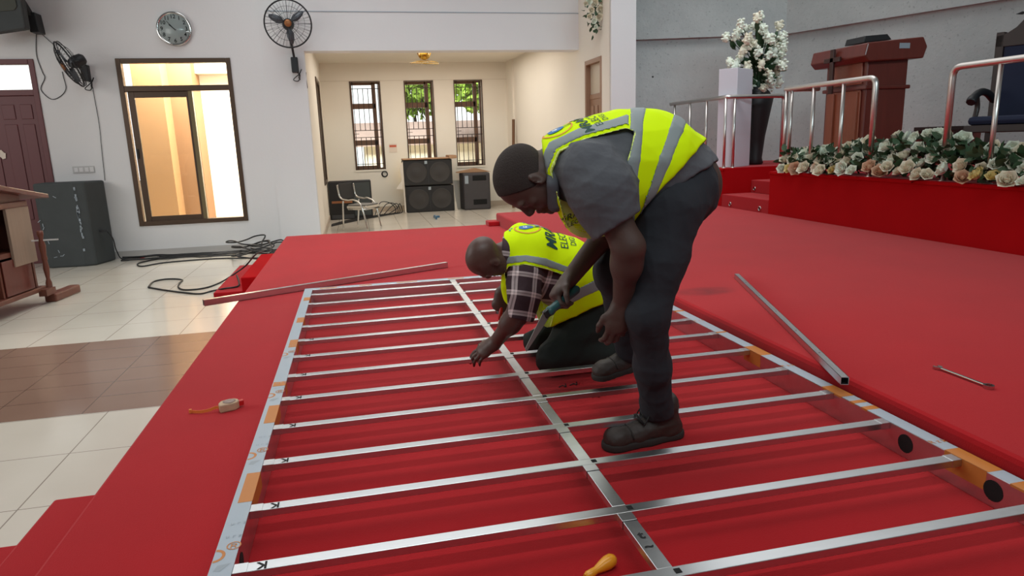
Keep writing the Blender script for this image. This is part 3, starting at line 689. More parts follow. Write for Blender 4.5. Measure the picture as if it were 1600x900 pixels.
# ------------------------------------------------------------------ things on the hall wall
def ring(c, ax, r, n=40):
    ax = np.array(ax, float); ax /= np.linalg.norm(ax); u = np.cross(ax, [0, 0, 1.]); u /= np.linalg.norm(u); w = np.cross(u, ax)
    return [np.array(c) + r * (math.cos(2 * math.pi * k / n) * u + math.sin(2 * math.pi * k / n) * w) for k in range(n)]
def wall_fan(c, ax, R, anchor, label, rot=0.3):
    """c: hub centre, ax: facing direction, anchor: bracket place on the wall"""
    c = np.array(c, float); ax = np.array(ax, float); ax /= np.linalg.norm(ax); an = np.array(anchor, float)
    t = thing('wall_fan', an, label, 'fan', 'black wall fans')
    u = np.cross(ax, [0, 0, 1.]); u /= np.linalg.norm(u); w = np.cross(u, ax)
    cg = MB()
    cg.tube(ring(c, ax, R), 0.011, 6, closed=True).tube(ring(c - ax * 0.03, ax, R * 0.995), 0.006, 5, closed=True)
    for f, dz in ((0.72, 0.055), (0.45, 0.075)): cg.tube(ring(c + ax * dz, ax, R * f, 28), 0.0022, 4, closed=True)
    for k in range(40):
        a = 2 * math.pi * k / 40; e = math.cos(a) * u + math.sin(a) * w; big = k % 5 == 0
        cg.tube([c + ax * 0.085 + e * 0.05, c + ax * 0.075 + e * R * 0.5, c + ax * 0.05 + e * R * 0.78, c + e * R], 0.0036 if big else 0.0016, 4, caps=False)
        if k % 2 == 0: cg.tube([c - ax * 0.11 + e * 0.06, c - ax * 0.095 + e * R * 0.6, c - ax * 0.02 + e * R], 0.0018, 4, caps=False)
    obj('cage', cg, 'black_plastic', t)
    for k in range(3):
        a0 = rot + 2 * math.pi * k / 3; mb = MB(); vs = []; N = 7
        for i in range(N):
            f = i / (N - 1); r = 0.05 + (R * 0.86 - 0.05) * f; wd = (0.16 + 0.30 * math.sin(math.pi * min(1, f * 0.95) ** 0.8)) * 0.45 * (0.62 if f > 0.95 else 1)
            for s_ in (-1, 1):
                ang = a0 + s_ * wd * (0.25 / max(r, 0.12)); e = math.cos(ang) * u + math.sin(ang) * w
                for dz in (0.004, -0.004): vs.append(c + e * r + ax * (s_ * 0.022 + dz))
        fs = []
        for i in range(N - 1):
            q = i * 4; p = q + 4
            fs += [(q, p, p + 2, q + 2), (q + 1, q + 3, p + 3, p + 1), (q, q + 1, p + 1, p), (q + 2, p + 2, p + 3, q + 3)]
        fs += [(0, 2, 3, 1), (4 * N - 4, 4 * N - 3, 4 * N - 1, 4 * N - 2)]
        obj('blade', mb.add(vs, fs, True), 'fan_blade', t)
    obj('hub_badge', MB().lathe([(0.052, 0.07), (0.052, 0.086), (0.03, 0.094), (0.001, 0.095)], c, ax, 18, cap=False), mat('copper_badge', (150, 96, 56), 0.4, metal=0.5), t)
    obj('motor', MB().lathe([(0.045, 0.0), (0.075, -0.05), (0.085, -0.10), (0.08, -0.18), (0.05, -0.215), (0.01, -0.22)], c, ax, 18), 'black_plastic', t)
    tail = c - ax * 0.14
    pole_bot = np.array([an[0], an[1] - 0.06, an[2]])
    obj('arm', MB().tube(smooth_path([tail, tail + np.array([0, 0, -0.10]), pole_bot + np.array([0, -0.02, 0.10]), pole_bot], 4), 0.017, 8), 'black_plastic', t)
    obj('bracket', MB().box((an[0] - 0.05, an[1] - 0.10, an[2] - 0.13), (an[0] + 0.05, an[1] - 0.002, an[2] + 0.09)), 'black_plastic', t, bevel=0.012)
    # coiled pull cord and lead
    q = np.array([an[0], an[1] - 0.02, an[2] - 0.13])
    obj('cord', MB().tube(smooth_path([q + np.array(v) for v in ((0.02, -.03, 0), (.06, -.03, -.03), (.03, -.03, -.12), (-.04, -.03, -.10), (.05, -.03, -.02), (.09, -.02, .05), (.04, -.02, -.06), (.06, -.01, -.10))], 5), 0.007, 5), 'cable', t)
    return t
wall_fan(aty(450, 37, 10.83), (0.05, -1, -0.06), 0.325, (aty(461, 100, 11.17)[0], WY - 0.03, aty(461, 100, 11.17)[2]), 'black wall fan facing the room on the white pier beside the wide opening', 0.4)
wall_fan(aty(108, 101, 10.72), (-0.80, -0.42, -0.42), 0.31, (aty(134, 115, 11.15)[0], WY, aty(134, 112, 11.15)[2]), 'black wall fan turned sideways between the red door and the window', 1.0)
# leads down the wall
def wall_cable(pts, label, r=0.006):
    P = [aty(x, y, WY - 0.012) for x, y in pts]
    tagp(obj('wall_cable', MB().tube(smooth_path(P, 6), r, 5), 'cable'), label, 'cable')
wall_cable([(142, 122), (147, 150), (155, 195), (159, 235), (164, 282)], 'thin lead running down the wall from the sideways fan to the grey cabinet', 0.004)
wall_cable([(57, 50), (57, 85), (66, 112), (70, 122), (64, 140), (80, 155), (95, 150), (103, 138), (99, 120), (97, 112)], 'black lead looping from the corner loudspeaker to the sideways fan', 0.005)
wall_cable([(65, 53), (75, 62), (84, 70)], 'short straight lead from the loudspeaker bracket to the sideways fan', 0.004)
wall_cable([(478, 113), (478, 122), (480, 138), (470, 125), (464, 113)], 'short black flex with plug hanging beside the pier fan', 0.006)
# clock
c = aty(272, 45, WY - 0.035); t = thing('wall_clock', c, 'round silver wall clock above the brown hall window', 'clock')
ax = (0, -1, 0); R = 0.235
obj('rim', MB().lathe([(R - 0.03, -0.03), (R, -0.03), (R + 0.004, 0.0), (R - 0.006, 0.022), (R - 0.030, 0.012), (R - 0.034, 0.0)], c, ax, 48, cap=False), 'steel', t)
obj('dial', MB().lathe([(R - 0.025, -0.005), (R - 0.03, 0.002), (0.001, 0.002)], c, ax, 40, cap=False), 'clock_face', t)
for k in range(1, 13):
    a = math.radians(90 - 30 * k); r = R * 0.70
    text_on('numeral', str(k), 0.075, c + np.array([r * math.cos(a), -0.003, r * math.sin(a)]), (1, 0, 0), (0, 0, 1), 'ink', t, bold=0.001)
for nm, ang, L, wd in (('hour_hand', 312, 0.085, 0.010), ('minute_hand', 319, 0.135, 0.006)):
    a = math.radians(90 - ang); d = np.array([math.cos(a), 0, math.sin(a)]); s_ = np.array([-d[2], 0, d[0]])
    o = c + np.array([0, -0.009, 0]); obj(nm, MB().obox(o + d * (L / 2 - 0.015), (d, s_, Y_), (L / 2 + 0.015, wd / 2, 0.0012)), 'ink', t)
obj('glass_cover', MB().lathe([(R - 0.03, 0.012), (R * 0.6, 0.018), (0.001, 0.020)], c, ax, 32, cap=False), 'glass', t)
# socket plate
c = aty(131, 265, WY); t = thing('switch_plate', c, 'white switch and socket plate on the wall above the grey cabinet', 'switch')
obj('plate', MB().box((c[0] - .145, WY - 0.012, c[2] - 0.05), (c[0] + .145, WY, c[2] + 0.05)), 'plate', t, bevel=0.004)
for k in (-.095, -.03, .045): obj('rocker', MB().box((c[0] + k - .025, WY - 0.018, c[2] - 0.03), (c[0] + k + .025, WY - 0.012, c[2] + 0.03)), 'white_plastic', t, bevel=0.002)
obj('socket', MB().box((c[0] + .085, WY - 0.017, c[2] - 0.035), (c[0] + .135, WY - 0.012, c[2] + 0.035)), 'white_plastic', t, bevel=0.002)
# loudspeaker on a bracket, top left corner
t = thing('wall_loudspeaker', aty(20, 30, 10.55), 'dark grey loudspeaker on a wall bracket in the top left corner', 'loudspeaker')
pl = [aty(x, y, 10.55) for x, y in ((-70, 60), (40, 44), (22, -60), (-70, -60))]
obj('cabinet', MB().prism([p for p in pl], (0, 0, 0), (0.0, 0.16, 0.0)), 'speaker_grey', t, bevel=0.02)
pl = [aty(x, y, 10.535) for x, y in ((-60, 22), (22, 16), (26, 10), (16, -40), (-60, -40))]
obj('grille', MB().prism(pl, (0, 0, 0), (0, 0.012, 0)), mat('olive_grille', (72, 74, 66), 0.8), t, bevel=0.006)
obj('bracket_arm', MB().beam(aty(-10, 50, 10.8), aty(56, 38, 11.05), 0.03, 0.05).beam(aty(30, -8, 10.8), aty(52, 28, 11.05), 0.03, 0.07), 'black_plastic', t)
b0 = aty(57, 37, 11.1); obj('wall_box', MB().hexa([b0 + np.array(v) for v in ((-.05, -.12, -.13), (.06, -.12, -.13), (.06, .098, -.13), (-.05, .098, -.13), (-.07, -.12, .13), (.04, -.12, .13), (.04, .098, .13), (-.07, .098, .13))]), 'black_plastic', t, bevel=0.008)
# big grey cabinet by the wall
x0, x1 = -4.36, -3.62; zt = 0.73
t = thing('loudspeaker_cabinet', (-4.0, 10.9, FL), 'large scuffed charcoal loudspeaker cabinet standing by the red door', 'loudspeaker')
pl = [(x0, 11.12, FL), (x0, 10.70, FL), (x0 + .08, 10.64, FL), (x1 - 0.22, 10.62, FL), (x1 - 0.08, 10.66, FL), (x1 + 0.03, 11.12, FL)]
obj('cabinet', MB().prism(pl, (0, 0, 0), (0, 0, zt - FL)), 'speaker_grey', t, bevel=0.025)
rnd = random.Random(3); sc = MB()
for (x, y) in ((61, 346), (67, 352), (68, 357), (76, 379), (92, 393), (87, 402), (97, 400), (85, 308), (97, 318), (99, 399)):
    p = aty(x, y, 10.632); a = rnd.uniform(0, 3); sc.obox(p, ((math.cos(a), 0, math.sin(a)), (0, 1, 0), (-math.sin(a), 0, math.cos(a))), (0.022, 0.002, 0.004))
for k in range(26):
    z = FL + 0.1 + 1.0 * rnd.random(); sc.obox((x1 - 0.2 + rnd.uniform(-.01, .01), 10.620, z), (X_, Y_, Z_), (rnd.uniform(.004, .012), 0.004, rnd.uniform(.008, .03)))
obj('scuff_marks', sc, 'film_grey', t, kind='stuff')
obj('jack_plug', MB().beam((x1 - 0.03, 10.80, 0.02), (x1 + 0.07, 10.80, 0.02), 0.03, 0.03), 'black_plastic', t)
wallc = lambda n, P, lab, r=0.008: tagp(obj(n, MB().tube(smooth_path(P, 7), r, 6), 'cable'), lab, 'cable')
wallc('power_cable', [(x1 + .06, 10.8, .02), (x1 + .12, 10.82, -.10), (x1 + .12, 10.9, -.3), (x1 + .20, 10.95, FL + .01), (-3.0, 11.0, FL + .01), (-2.2, 11.0, FL + .01)], 'black lead from the grey cabinet jack down to the skirting')
# bundle of cables along the skirting
rnd = random.Random(11)
labs = ['lowest', 'second', 'third', 'fourth', 'topmost']
for k in range(5):
    P = []
    for i in range(11):
        f = i / 10; x = -3.45 + (2.25) * f; y = 10.92 - 0.28 * f * f + rnd.uniform(-.07, .07) + (k - 2) * 0.035
        P.append((x, y, FL + 0.012 + 0.008 * k + rnd.uniform(0, .012)))
    tagp(obj('floor_cable', MB().tube(smooth_path(P, 6), 0.011, 6), 'cable'), 'black cable in the tangled bundle along the skirting below the window', 'cable', 'cables along the skirting')
for k in range(6):
    P = []; c = np.array([-1.48 + rnd.uniform(-.18, .2), 10.5 + rnd.uniform(-.3, .2), FL + 0.05 + 0.03 * k])
    for i in range(13):
        a = 2 * math.pi * i / 12 * 1.02 + k; P.append(c + np.array([(.26 + .05 * math.sin(3 * a + k)) * math.cos(a), (.34 + .06 * math.sin(2 * a + k)) * math.sin(a), 0.04 * math.sin(2 * a) + .02]))
    tagp(obj('coiled_cable', MB().tube(smooth_path(P, 4), 0.011, 6), 'cable'), 'coil of black cable heaped in the corner behind the stage edge', 'cable', 'coiled cables by the stage')
z = FL + .012
def fl(*pts, zz=None): return [atz(x, y, z if zz is None else zz) for x, y in pts]
tagp(obj('floor_cable', MB().tube(smooth_path(fl((420, 403), (340, 404), (260, 410), (222, 416), (217, 411), (250, 404), (300, 398), (360, 396), (400, 393)), 6), 0.010, 6), 'cable'), 'black cable with a long flat loop lying nearest the bundle', 'cable')
P = fl((232, 449), (240, 440), (262, 436), (284, 437), (281, 442), (279, 449), (290, 453), (320, 450), (345, 441)) + [atz(366, 428, -.385), atz(384, 415, -.30), atz(400, 397, -.1), atz(415, 392, .012)]
tagp(obj('floor_cable', MB().tube(smooth_path(P, 6), 0.010, 6), 'cable'), 'black cable curling over the tiles and up onto the red stage corner', 'cable')
P = fl((232, 449), (255, 453), (285, 457), (312, 459), (330, 455)) + [atz(350, 451, -.385), atz(373, 446, -.385), atz(370, 430, -.385)]
tagp(obj('floor_cable', MB().tube(smooth_path(P, 6), 0.010, 6), 'cable'), 'black cable loop crossing the low red carpet step at left', 'cable')
c = atz(222, 402, FL + .03); tagp(obj('cable_connector', MB().beam(c - X_ * .03, c + X_ * .03, .03, .03), 'red_plastic'), 'small red plug among the cables under the window', 'plug')

# ------------------------------------------------------------------ reading desk on the left
t = thing('reading_desk', (-3.75, 7.9, FL), 'dark wooden reading desk on castors at the left edge, seen from its side', 'lectern')
A0 = atz(76, 452, FL + 0.16); A0 = np.array([A0[0] - 0.09, A0[1]]); dirv = np.array([-0.12, -0.99]); dirv /= np.linalg.norm(dirv); nrm = np.array([-dirv[1], dirv[0]])   # runs towards the camera
if nrm[0] < 0: nrm = -nrm
D = lambda s_, o, z: np.array([*(A0 + dirv * s_ + nrm * o), z])
def slab(mb, s0, s1, o0, o1, z0, z1):
    return mb.hexa([D(s0, o0, z0), D(s1, o0, z0), D(s1, o1, z0), D(s0, o1, z0), D(s0, o0, z1), D(s1, o0, z1), D(s1, o1, z1), D(s0, o1, z1)])
LB = FL + 0.14
obj('base_board', slab(MB(), -0.10, 1.6, -0.62, 0.03, LB, LB + 0.05), 'lect_wood', t, bevel=0.01)
for s_ in (0.0, 0.55, 1.5): obj('upright', slab(MB(), s_, s_ + 0.035, -0.55, 0.0, LB + 0.05, 0.60), 'lect_wood', t, bevel=0.004)
obj('back_panel', slab(MB(), 0.035, 1.5, -0.56, -0.5, LB + .05, 0.6), mat('dark_desk_inside', (58, 28, 24), 0.6), t)
for z in (0.12,): obj('shelf', slab(MB(), 0.035, 1.5, -0.5, 0.0, z, z + 0.05), 'lect_wood', t, bevel=0.004)
obj('veneer_panel', slab(MB(), -0.02, 0.36, 0.001, 0.03, 0.02, 0.60), 'beige_ply', t, bevel=0.003)
obj('door_panel', slab(MB(), 0.08, 0.55, 0.001, 0.015, LB + .06, 0.10), 'mahogany', t, bevel=0.004)
obj('cornice', slab(MB(), -0.0, 1.6, -0.6, 0.04, 0.60, 0.66), 'lect_wood', t, bevel=0.012)
mb = MB(); mb.hexa([D(-0.30, -.62, 0.655), D(1.6, -.62, 0.98), D(1.6, .1, 0.98), D(-0.30, .1, 0.655), D(-0.30, -.62, 0.70), D(1.6, -.62, 1.04), D(1.6, .1, 1.04), D(-0.30, .1, 0.70)])
obj('sloping_top', slab(MB(), 0, 0.01, 0, 0.01, 0.6, 0.61) if False else mb, 'mahogany', t, bevel=0.008)
p = D(0.02, 0.12, LB + 0.05); obj('turned_post', MB().lathe([(0.03, 0), (0.03, 0.05), (0.018, 0.09), (0.03, 0.2), (0.022, 0.28), (0.03, 0.30), (0.024, 0.34), (0.034, 0.44), (0.02, 0.52), (0.03, 0.56), (0.03, 0.60)], p, (0, 0, 1), 12), 'lect_wood', t)
obj('towel_rod', MB().beam(p + Z_ * 0.5 - np.array([.16, 0, 0]), p + Z_ * 0.5 + np.array([.16, 0, 0]), .015, .015), 'white_plastic', t)
obj('foot', slab(MB(), -0.62, -0.1, -0.02, 0.10, FL, FL + 0.09), 'lect_wood', t, bevel=0.015)
for s_, o_ in ((0.12, 0.0), (1.42, 0.0), (0.12, -0.52), (1.42, -0.52)):
    q = D(s_, o_, FL + 0.045); obj('castor', MB().lathe([(0.045, -.015), (0.045, .015)], q, (0, 1, 0), 14).beam(q, q + Z_ * 0.1, .03, .02), 'dark_wood', t)
obj('foot_bracket', slab(MB(), -0.16, 0.02, 0.0, 0.08, FL + 0.09, LB + 0.02), 'lect_wood', t)
obj('top_box', MB().hexa([D(0.05, -.55, 0.66), D(1.55, -.55, 0.66), D(1.55, 0.0, 0.66), D(0.05, 0.0, 0.66), D(0.05, -.55, 0.713), D(1.55, -.55, 0.968), D(1.55, 0.0, 0.968), D(0.05, 0.0, 0.713)]), 'lect_wood', t)

# ------------------------------------------------------------------ far room contents
def woofer_box(x0, x1, z0, z1, yf, label, badge):
    t = thing('bass_loudspeaker', ((x0 + x1) / 2, yf + .3, z0), label, 'loudspeaker', 'stacked bass loudspeakers')
    obj('cabinet', MB().box((x0, yf, z0), (x1, yf + 0.55, z1)), 'grille', t, bevel=0.02)
    cx = (x0 + x1) / 2; zc = (z0 + z1) / 2
    for sx_ in (-1, 1):
        c = (cx + sx_ * (x1 - x0) * 0.24, yf - 0.002, zc)
        w_ = obj('woofer', MB().lathe([(0.235, 0.0), (0.225, 0.006), (0.215, 0.002), (0.11, 0.0035), (0.095, 0.008), (0.001, 0.012)], c, (0, -1, 0), 28, cap=False), 'cone', t)
    obj('divider', MB().box((cx - .008, yf - .006, z0 + .02), (cx + .008, yf, z1 - .02)), 'black_plastic', t)
    c = np.array(badge); obj('badge', MB().obox(c, (X_, Y_, Z_), (.03, .004, .035)), 'film_grey', t, bevel=0.004)
    return t
y_ = 15.8
woofer_box(1.085, 2.18, FL, 0.145, y_, 'black double bass loudspeaker standing on the far floor, lower of the stack', (1.63, y_ - .006, 0.09))
woofer_box(1.06, 2.17, 0.165, 0.74, y_ - .02, 'black double bass loudspeaker, upper of the stack in the far room', (1.57, y_ - .026, 0.68))
tagp(obj('cardboard_sheet', MB().box((1.05, y_ - .05, .745), (2.2, y_ + .5, .775)).box((2.1, y_ - .08, .745), (2.28, y_ + .5, .82)), 'card', bevel=0.02), 'brown cardboard lying on top of the stacked bass loudspeakers', 'cardboard')
tagp(obj('cardboard_flap', MB().prism([(1.055, y_ - .03, .72), (0.97, y_ - .1, .6), (1.0, y_ - .1, .30), (0.86, y_ - .12, .10), (1.0, y_ - .1, .02), (1.06, y_ - .04, .16)], (0, 0, 0), (0, .02, 0)).prism([(1.075, y_ - .02, .10), (1.0, y_ - .05, .1), (1.03, y_ - .05, FL + .02), (1.07, y_ - .02, FL)], (0, 0, 0), (0, .02, 0)) if False else MB().prism([(1.055, y_ - .03, .72), (0.97, y_ - .1, .6), (1.0, y_ - .1, .30), (0.86, y_ - .12, .12), (1.02, y_ - .1, .10), (1.03, y_ - .05, FL + .02), (1.065, y_ - .03, FL)], (0, 0, 0), (0, .02, 0)), 'white_card'), 'torn white cardboard hanging at the left of the loudspeaker stack', 'cardboard')
tagp(obj('cardboard_flap', MB().prism([(2.19, y_ - .03, .2), (2.2, y_ - .05, -.1), (2.24, y_ - .05, FL + .05), (2.27, y_ - .05, FL), (2.19, y_ - .02, FL + .01)], (0, 0, 0), (0, .02, 0)), 'white_card'), 'narrow white cardboard strip at the right of the loudspeaker stack', 'cardboard')
tagp(obj('cardboard_box', MB().box((2.2, 16.25, FL), (2.5, 16.45, .22)), 'white_card', bevel=0.01), 'white cardboard box wedged between the speaker stack and the monitor', 'box')
t = thing('monitor_loudspeaker', (2.72, 15.8, FL), 'charcoal monitor loudspeaker with two ports standing right of the stack', 'loudspeaker')
x0, x1, z0, z1, yf = 2.38, 3.05, FL, 0.40, 15.7
obj('cabinet', MB().hexa([(x0 + .03, yf, z0), (x1 - .02, yf, z0), (x1, yf + .5, z0), (x0, yf + .5, z0), (x0 + .02, yf, z1), (x1 - .02, yf, z1), (x1, yf + .5, z1), (x0, yf + .5, z1)]), mat('dark_plum_cabinet', (58, 54, 56), 0.6, noise=.08), t, bevel=0.03)
for z in (.22, -.33): obj('port', MB().box((2.62, yf - .005, z), (2.94, yf + .002, z + .12)), 'black', t, bevel=0.004)
obj('label_sticker', MB().box((2.44, yf - .004, .16), (2.52, yf, .34)), 'film_grey', t)
tagp(obj('cardboard_sheet', MB().hexa([(2.3, 15.9, .405), (3.1, 15.9, .405), (3.1, 16.18, .405), (2.3, 16.18, .405), (2.3, 15.9, .42), (2.75, 15.9, .50), (2.75, 16.18, .50), (2.3, 16.18, .42)]), 'card'), 'brown cardboard draped over the monitor loudspeaker', 'cardboard')
t = thing('instrument_amplifier', (-.15, 15.3, FL), 'black amplifier cabinet behind the far chair', 'amplifier')
obj('cabinet', MB().box((-.60, 15.15, FL), (.30, 15.6, .36)), 'grille', t, bevel=.015)
obj('front_panel', MB().box((-.55, 15.14, -.1), (-.12, 15.15, -.05)), mat('amber_panel', (150, 92, 52), .5), t)
obj('speaker_cloth', MB().box((-.08, 15.14, -.38), (.27, 15.15, .33)), 'speaker_grey', t)
obj('lower_grille', MB().box((-.57, 15.135, FL + .02), (-.1, 15.15, FL + .10)), 'dark_plastic', t)
c = aty(601, 272, BY - .015); tagp(obj('cable_coil', MB().tube(ring(c, (0, -1, 0), .065, 20), .012, 6, closed=True).tube(ring(c + np.array([.004, -.014, .006]), (0, -1, 0), .06, 20), .010, 6, closed=True), 'cable'), 'small black cable coil hanging on the far wall below a window', 'cable')
c = aty(614, 230, BY - .006); t = thing('wall_notice', c, 'small notice with red heading on the far wall between two windows', 'notice')
obj('sheet', MB().box((c[0] - .09, BY - .008, c[2] - .12), (c[0] + .09, BY, c[2] + .08)), 'paper', t)
obj('heading', MB().box((c[0] - .08, BY - .010, c[2] + .0), (c[0] + .08, BY - .008, c[2] + .05)), 'paper_red', t)
for k in range(4):
    P = smooth_path([(0.35 + .1 * k, 15.6, FL + .02), (.5 + .12 * k, 15.75, FL + .28 - .05 * k), (.75 + .06 * k, 15.85, FL + .22), (.82 + .05 * k, 15.9, FL + .02), (.45 + .1 * k, 15.6, FL + .015), (-.2 + .1 * k, 14.9, FL + .012), (-.55, 14.2 - .1 * k, FL + .012)], 6)
    tagp(obj('floor_cable', MB().tube(P, .010, 6), 'cable'), 'looped black cable on the far floor beside the amplifier', 'cable', 'cables in the far room')
t = thing('wall_lamp', aty(648, 272, BY - .05), 'small glowing warm lamp low on the far wall beside the speaker stack', 'lamp')
c = aty(648, 270, BY - .05); obj('bulb', MB().ball(c, .035, 10), 'lamp', t); obj('holder', MB().lathe([(.02, 0), (.025, .05)], c + np.array([0, .0, 0]), (0, 1, 0), 10), 'white_plastic', t)
pl_ = bpy.data.lights.new('wall_lamp_light', 'POINT'); pl_.energy = 6; pl_.color = (1, .75, .42); pl_.shadow_soft_size = .05
plo = bpy.data.objects.new('wall_lamp_light', pl_); COL.objects.link(plo); plo.location = c - np.array([0, .09, 0])
tagp(obj('blue_tool', MB().box(atz(677, 340, FL), atz(687, 337, FL + .04)).box(atz(678, 340, FL + .01), atz(683, 338, FL + .07)), 'blue_plastic', bevel=.006), 'small blue gadget lying on the far cream floor', 'gadget')
a = atx(801, 240, RX - .05); tagp(obj('wooden_stick', MB().beam((RX - .15, 15.7, FL), (RX - .075, 15.75, 1.58), .05, .05), 'wood_frame', bevel=.004), 'brown wooden batten leaning in the far right corner', 'batten')
# visitor chair
t = thing('visitor_chair', (.05, 13.1, FL), 'tubular steel armchair with dark seat standing in the far room', 'chair')
def cp(x, y, Y): return aty(x, y, Y)
for (Y, off, nm) in ((12.9, 0, 0), (13.35, 12, 1)):
    o = off
    top = cp(533 + o * 1.4, 288 - o * .2, Y); 
    fl_ = cp(586 + o, 0, Y); 
    back = np.array([-.30 + .03 * nm, Y, .40]); arm0 = np.array([-.16 + .03 * nm, Y, .10]); elbow = np.array([.05, Y, .12]); arm1 = np.array([.20, Y, .0]); foot = np.array([.30, Y, FL])
    obj('arm_frame', MB().tube(smooth_path([back, back + (0.01, 0, -.1), back + (.05, 0, -.24), arm0 + (.06, 0, .02), elbow, arm1, foot], 6), .016, 8), 'steel', t)
    obj('leg', MB().tube(smooth_path([arm0 + (-.04, 0, .0), arm0 + (-.06, 0, -.2), np.array([-.24, Y, FL])], 4), .015, 8), 'steel', t)
obj('seat', MB().box((-.14, 12.9, -.04), (.30, 13.35, .015)), 'steel', t, bevel=.02)
obj('seat_pad', MB().box((-.12, 12.92, .015), (.28, 13.33, .035)), mat('grey_seat_pad', (120, 116, 110), .6), t, bevel=.012)
obj('seat_rail', MB().tube([(-.1, 12.9, -.05), (.28, 12.9, -.05), (.28, 13.35, -.05), (-.1, 13.35, -.05)], .012, 6, closed=True), 'steel', t)
obj('backrest', MB().prism([(-.315, 12.92, .42), (-.29, 12.92, .42), (-.245, 12.92, .14), (-.27, 12.92, .14)], (0, 0, 0), (0, .42, 0)), 'black_plastic', t, bevel=.006)
t.rotation_euler = (0, 0, -0.62)
# orbit ceiling fan
c = np.array([1.43, 13.5, 2.58]); t = thing('orbit_fan', c, 'small brass orbit fan hanging under the far room ceiling', 'fan')
obj('motor', MB().lathe([(.03, .30), (.06, .26), (.09, .20), (.10, .14), (.07, .08), (.03, .06)], c, (0, 0, 1), 16), 'brass', t)
for k in range(4):
    a = k * math.pi / 2 + .4; e = np.array([math.cos(a), math.sin(a), 0]); obj('bracket_prong', MB().tube(smooth_path([c + e * .09 + Z_ * .1, c + e * .14 + Z_ * .2, c + e * .13 + Z_ * .34], 4), .012, 6), 'brass', t)
cg = MB().tube(ring(c, (0.05, -.1, 1), .27, 36), .006, 6, closed=True).tube(ring(c + Z_ * .03, (0.05, -.1, 1), .18, 28), .004, 5, closed=True)
for k in range(14):
    a = 2 * math.pi * k / 14; e = np.array([math.cos(a), math.sin(a), 0]); cg.tube([c + Z_ * .05 + e * .03, c + Z_ * .035 + e * .17, c + e * .27], .003, 4, caps=False)
obj('cage', cg, 'brass', t)
for k in range(3):
    a = k * 2.094 + 2.7; e = np.array([math.cos(a), math.sin(a), 0]); s_ = np.array([-e[1], e[0], 0])
    obj('blade', MB().prism([e * .03 + s_ * .02, e * .1 + s_ * .08 + Z_ * .02, e * .2 + s_ * .09 + Z_ * .02, e * .24, e * .2 - s_ * .05 - Z_ * .01, e * .1 - s_ * .05 - Z_ * .01, e * .03 - s_ * .02], c + Z_ * .0, Z_ * .005), mat('pale_blade', (190, 176, 158), .5), t)

# ------------------------------------------------------------------ altar furniture
def rail(name, segs, posts, label, r=.027, pr=.019, cap=False):
    """segs: list of polylines, posts: list of (top, bottom)"""
    t = thing(name, posts[0][1], label, 'handrail', 'steel altar handrails')
    for s_ in segs: obj('top_rail', MB().tube(s_, r, 10), 'rail_steel', t)
    for a, b in posts:
        p = obj('post', MB().tube([a, b], pr, 10), 'rail_steel', t)
        obj('foot_flange', MB().lathe([(.036, 0), (.036, .006), (.018, .014)], b, (0, 0, 1), 14), 'rail_steel', p)
    return t
rx = AX + .07; zt = 1.57
def bend(p, q, s_, k=.07, n=5):   # rounded corner p->q->s
    p, q, s_ = [np.array(v, float) for v in (p, q, s_)]; a = q + (p - q) / np.linalg.norm(p - q) * k; b = q + (s_ - q) / np.linalg.norm(s_ - q) * k
    return [a * (1 - f) ** 2 + 2 * q * f * (1 - f) + b * f * f for f in [i / n for i in range(n + 1)]]
ax1 = (rx, 10.05, zt); q1 = (rx, 8.40, zt); e1 = (rx + .85, 8.40, zt); f1 = (rx + .85, 8.40, AZ)
rail('altar_handrail', [[ax1] + bend(ax1, q1, e1, .05) + bend(q1, e1, f1, .06) + [f1]],
     [((rx, y, zt), (rx, y, AZ)) for y in (9.92, 9.42, 8.93, 8.42)] + [((rx + .12, 8.40, zt), (rx + .12, 8.40, AZ)), (f1[:2] + (zt - .08,), f1)], 'steel handrail on the far side of the altar stair, before the white pedestal')
a = (rx + .85, 7.15, zt); b = (rx, 7.15, zt); c = (rx, 5.72, zt); d = (rx, 5.72, AZ)
rail('altar_handrail', [[(rx + .45, 7.15, zt)] + bend((rx + .45, 7.15, zt), b, c, .05) + bend(b, c, d, .08) + [d]],
     [((rx, y, zt), (rx, y, AZ)) for y in (7.10, 6.62, 6.16)] + [((rx + .10, 7.15, zt), (rx + .10, 7.15, AZ)), ((rx, 5.72, zt - .1), d)], 'steel handrail before the wooden pulpit, middle one above the flowers')
a = (rx, 4.86, AZ); b = (rx, 4.86, zt); c = (rx, 3.2, zt); d = (rx, 3.2, AZ)
rail('altar_handrail', [[a] + bend(a, b, c, .08) + bend(b, c, d, .08) + [d]],
     [((rx, 4.86, zt - .1), a)] + [((rx, y, zt), (rx, y, AZ)) for y in (4.43, 4.0, 3.6)], 'steel handrail before the big armchair at the right edge')
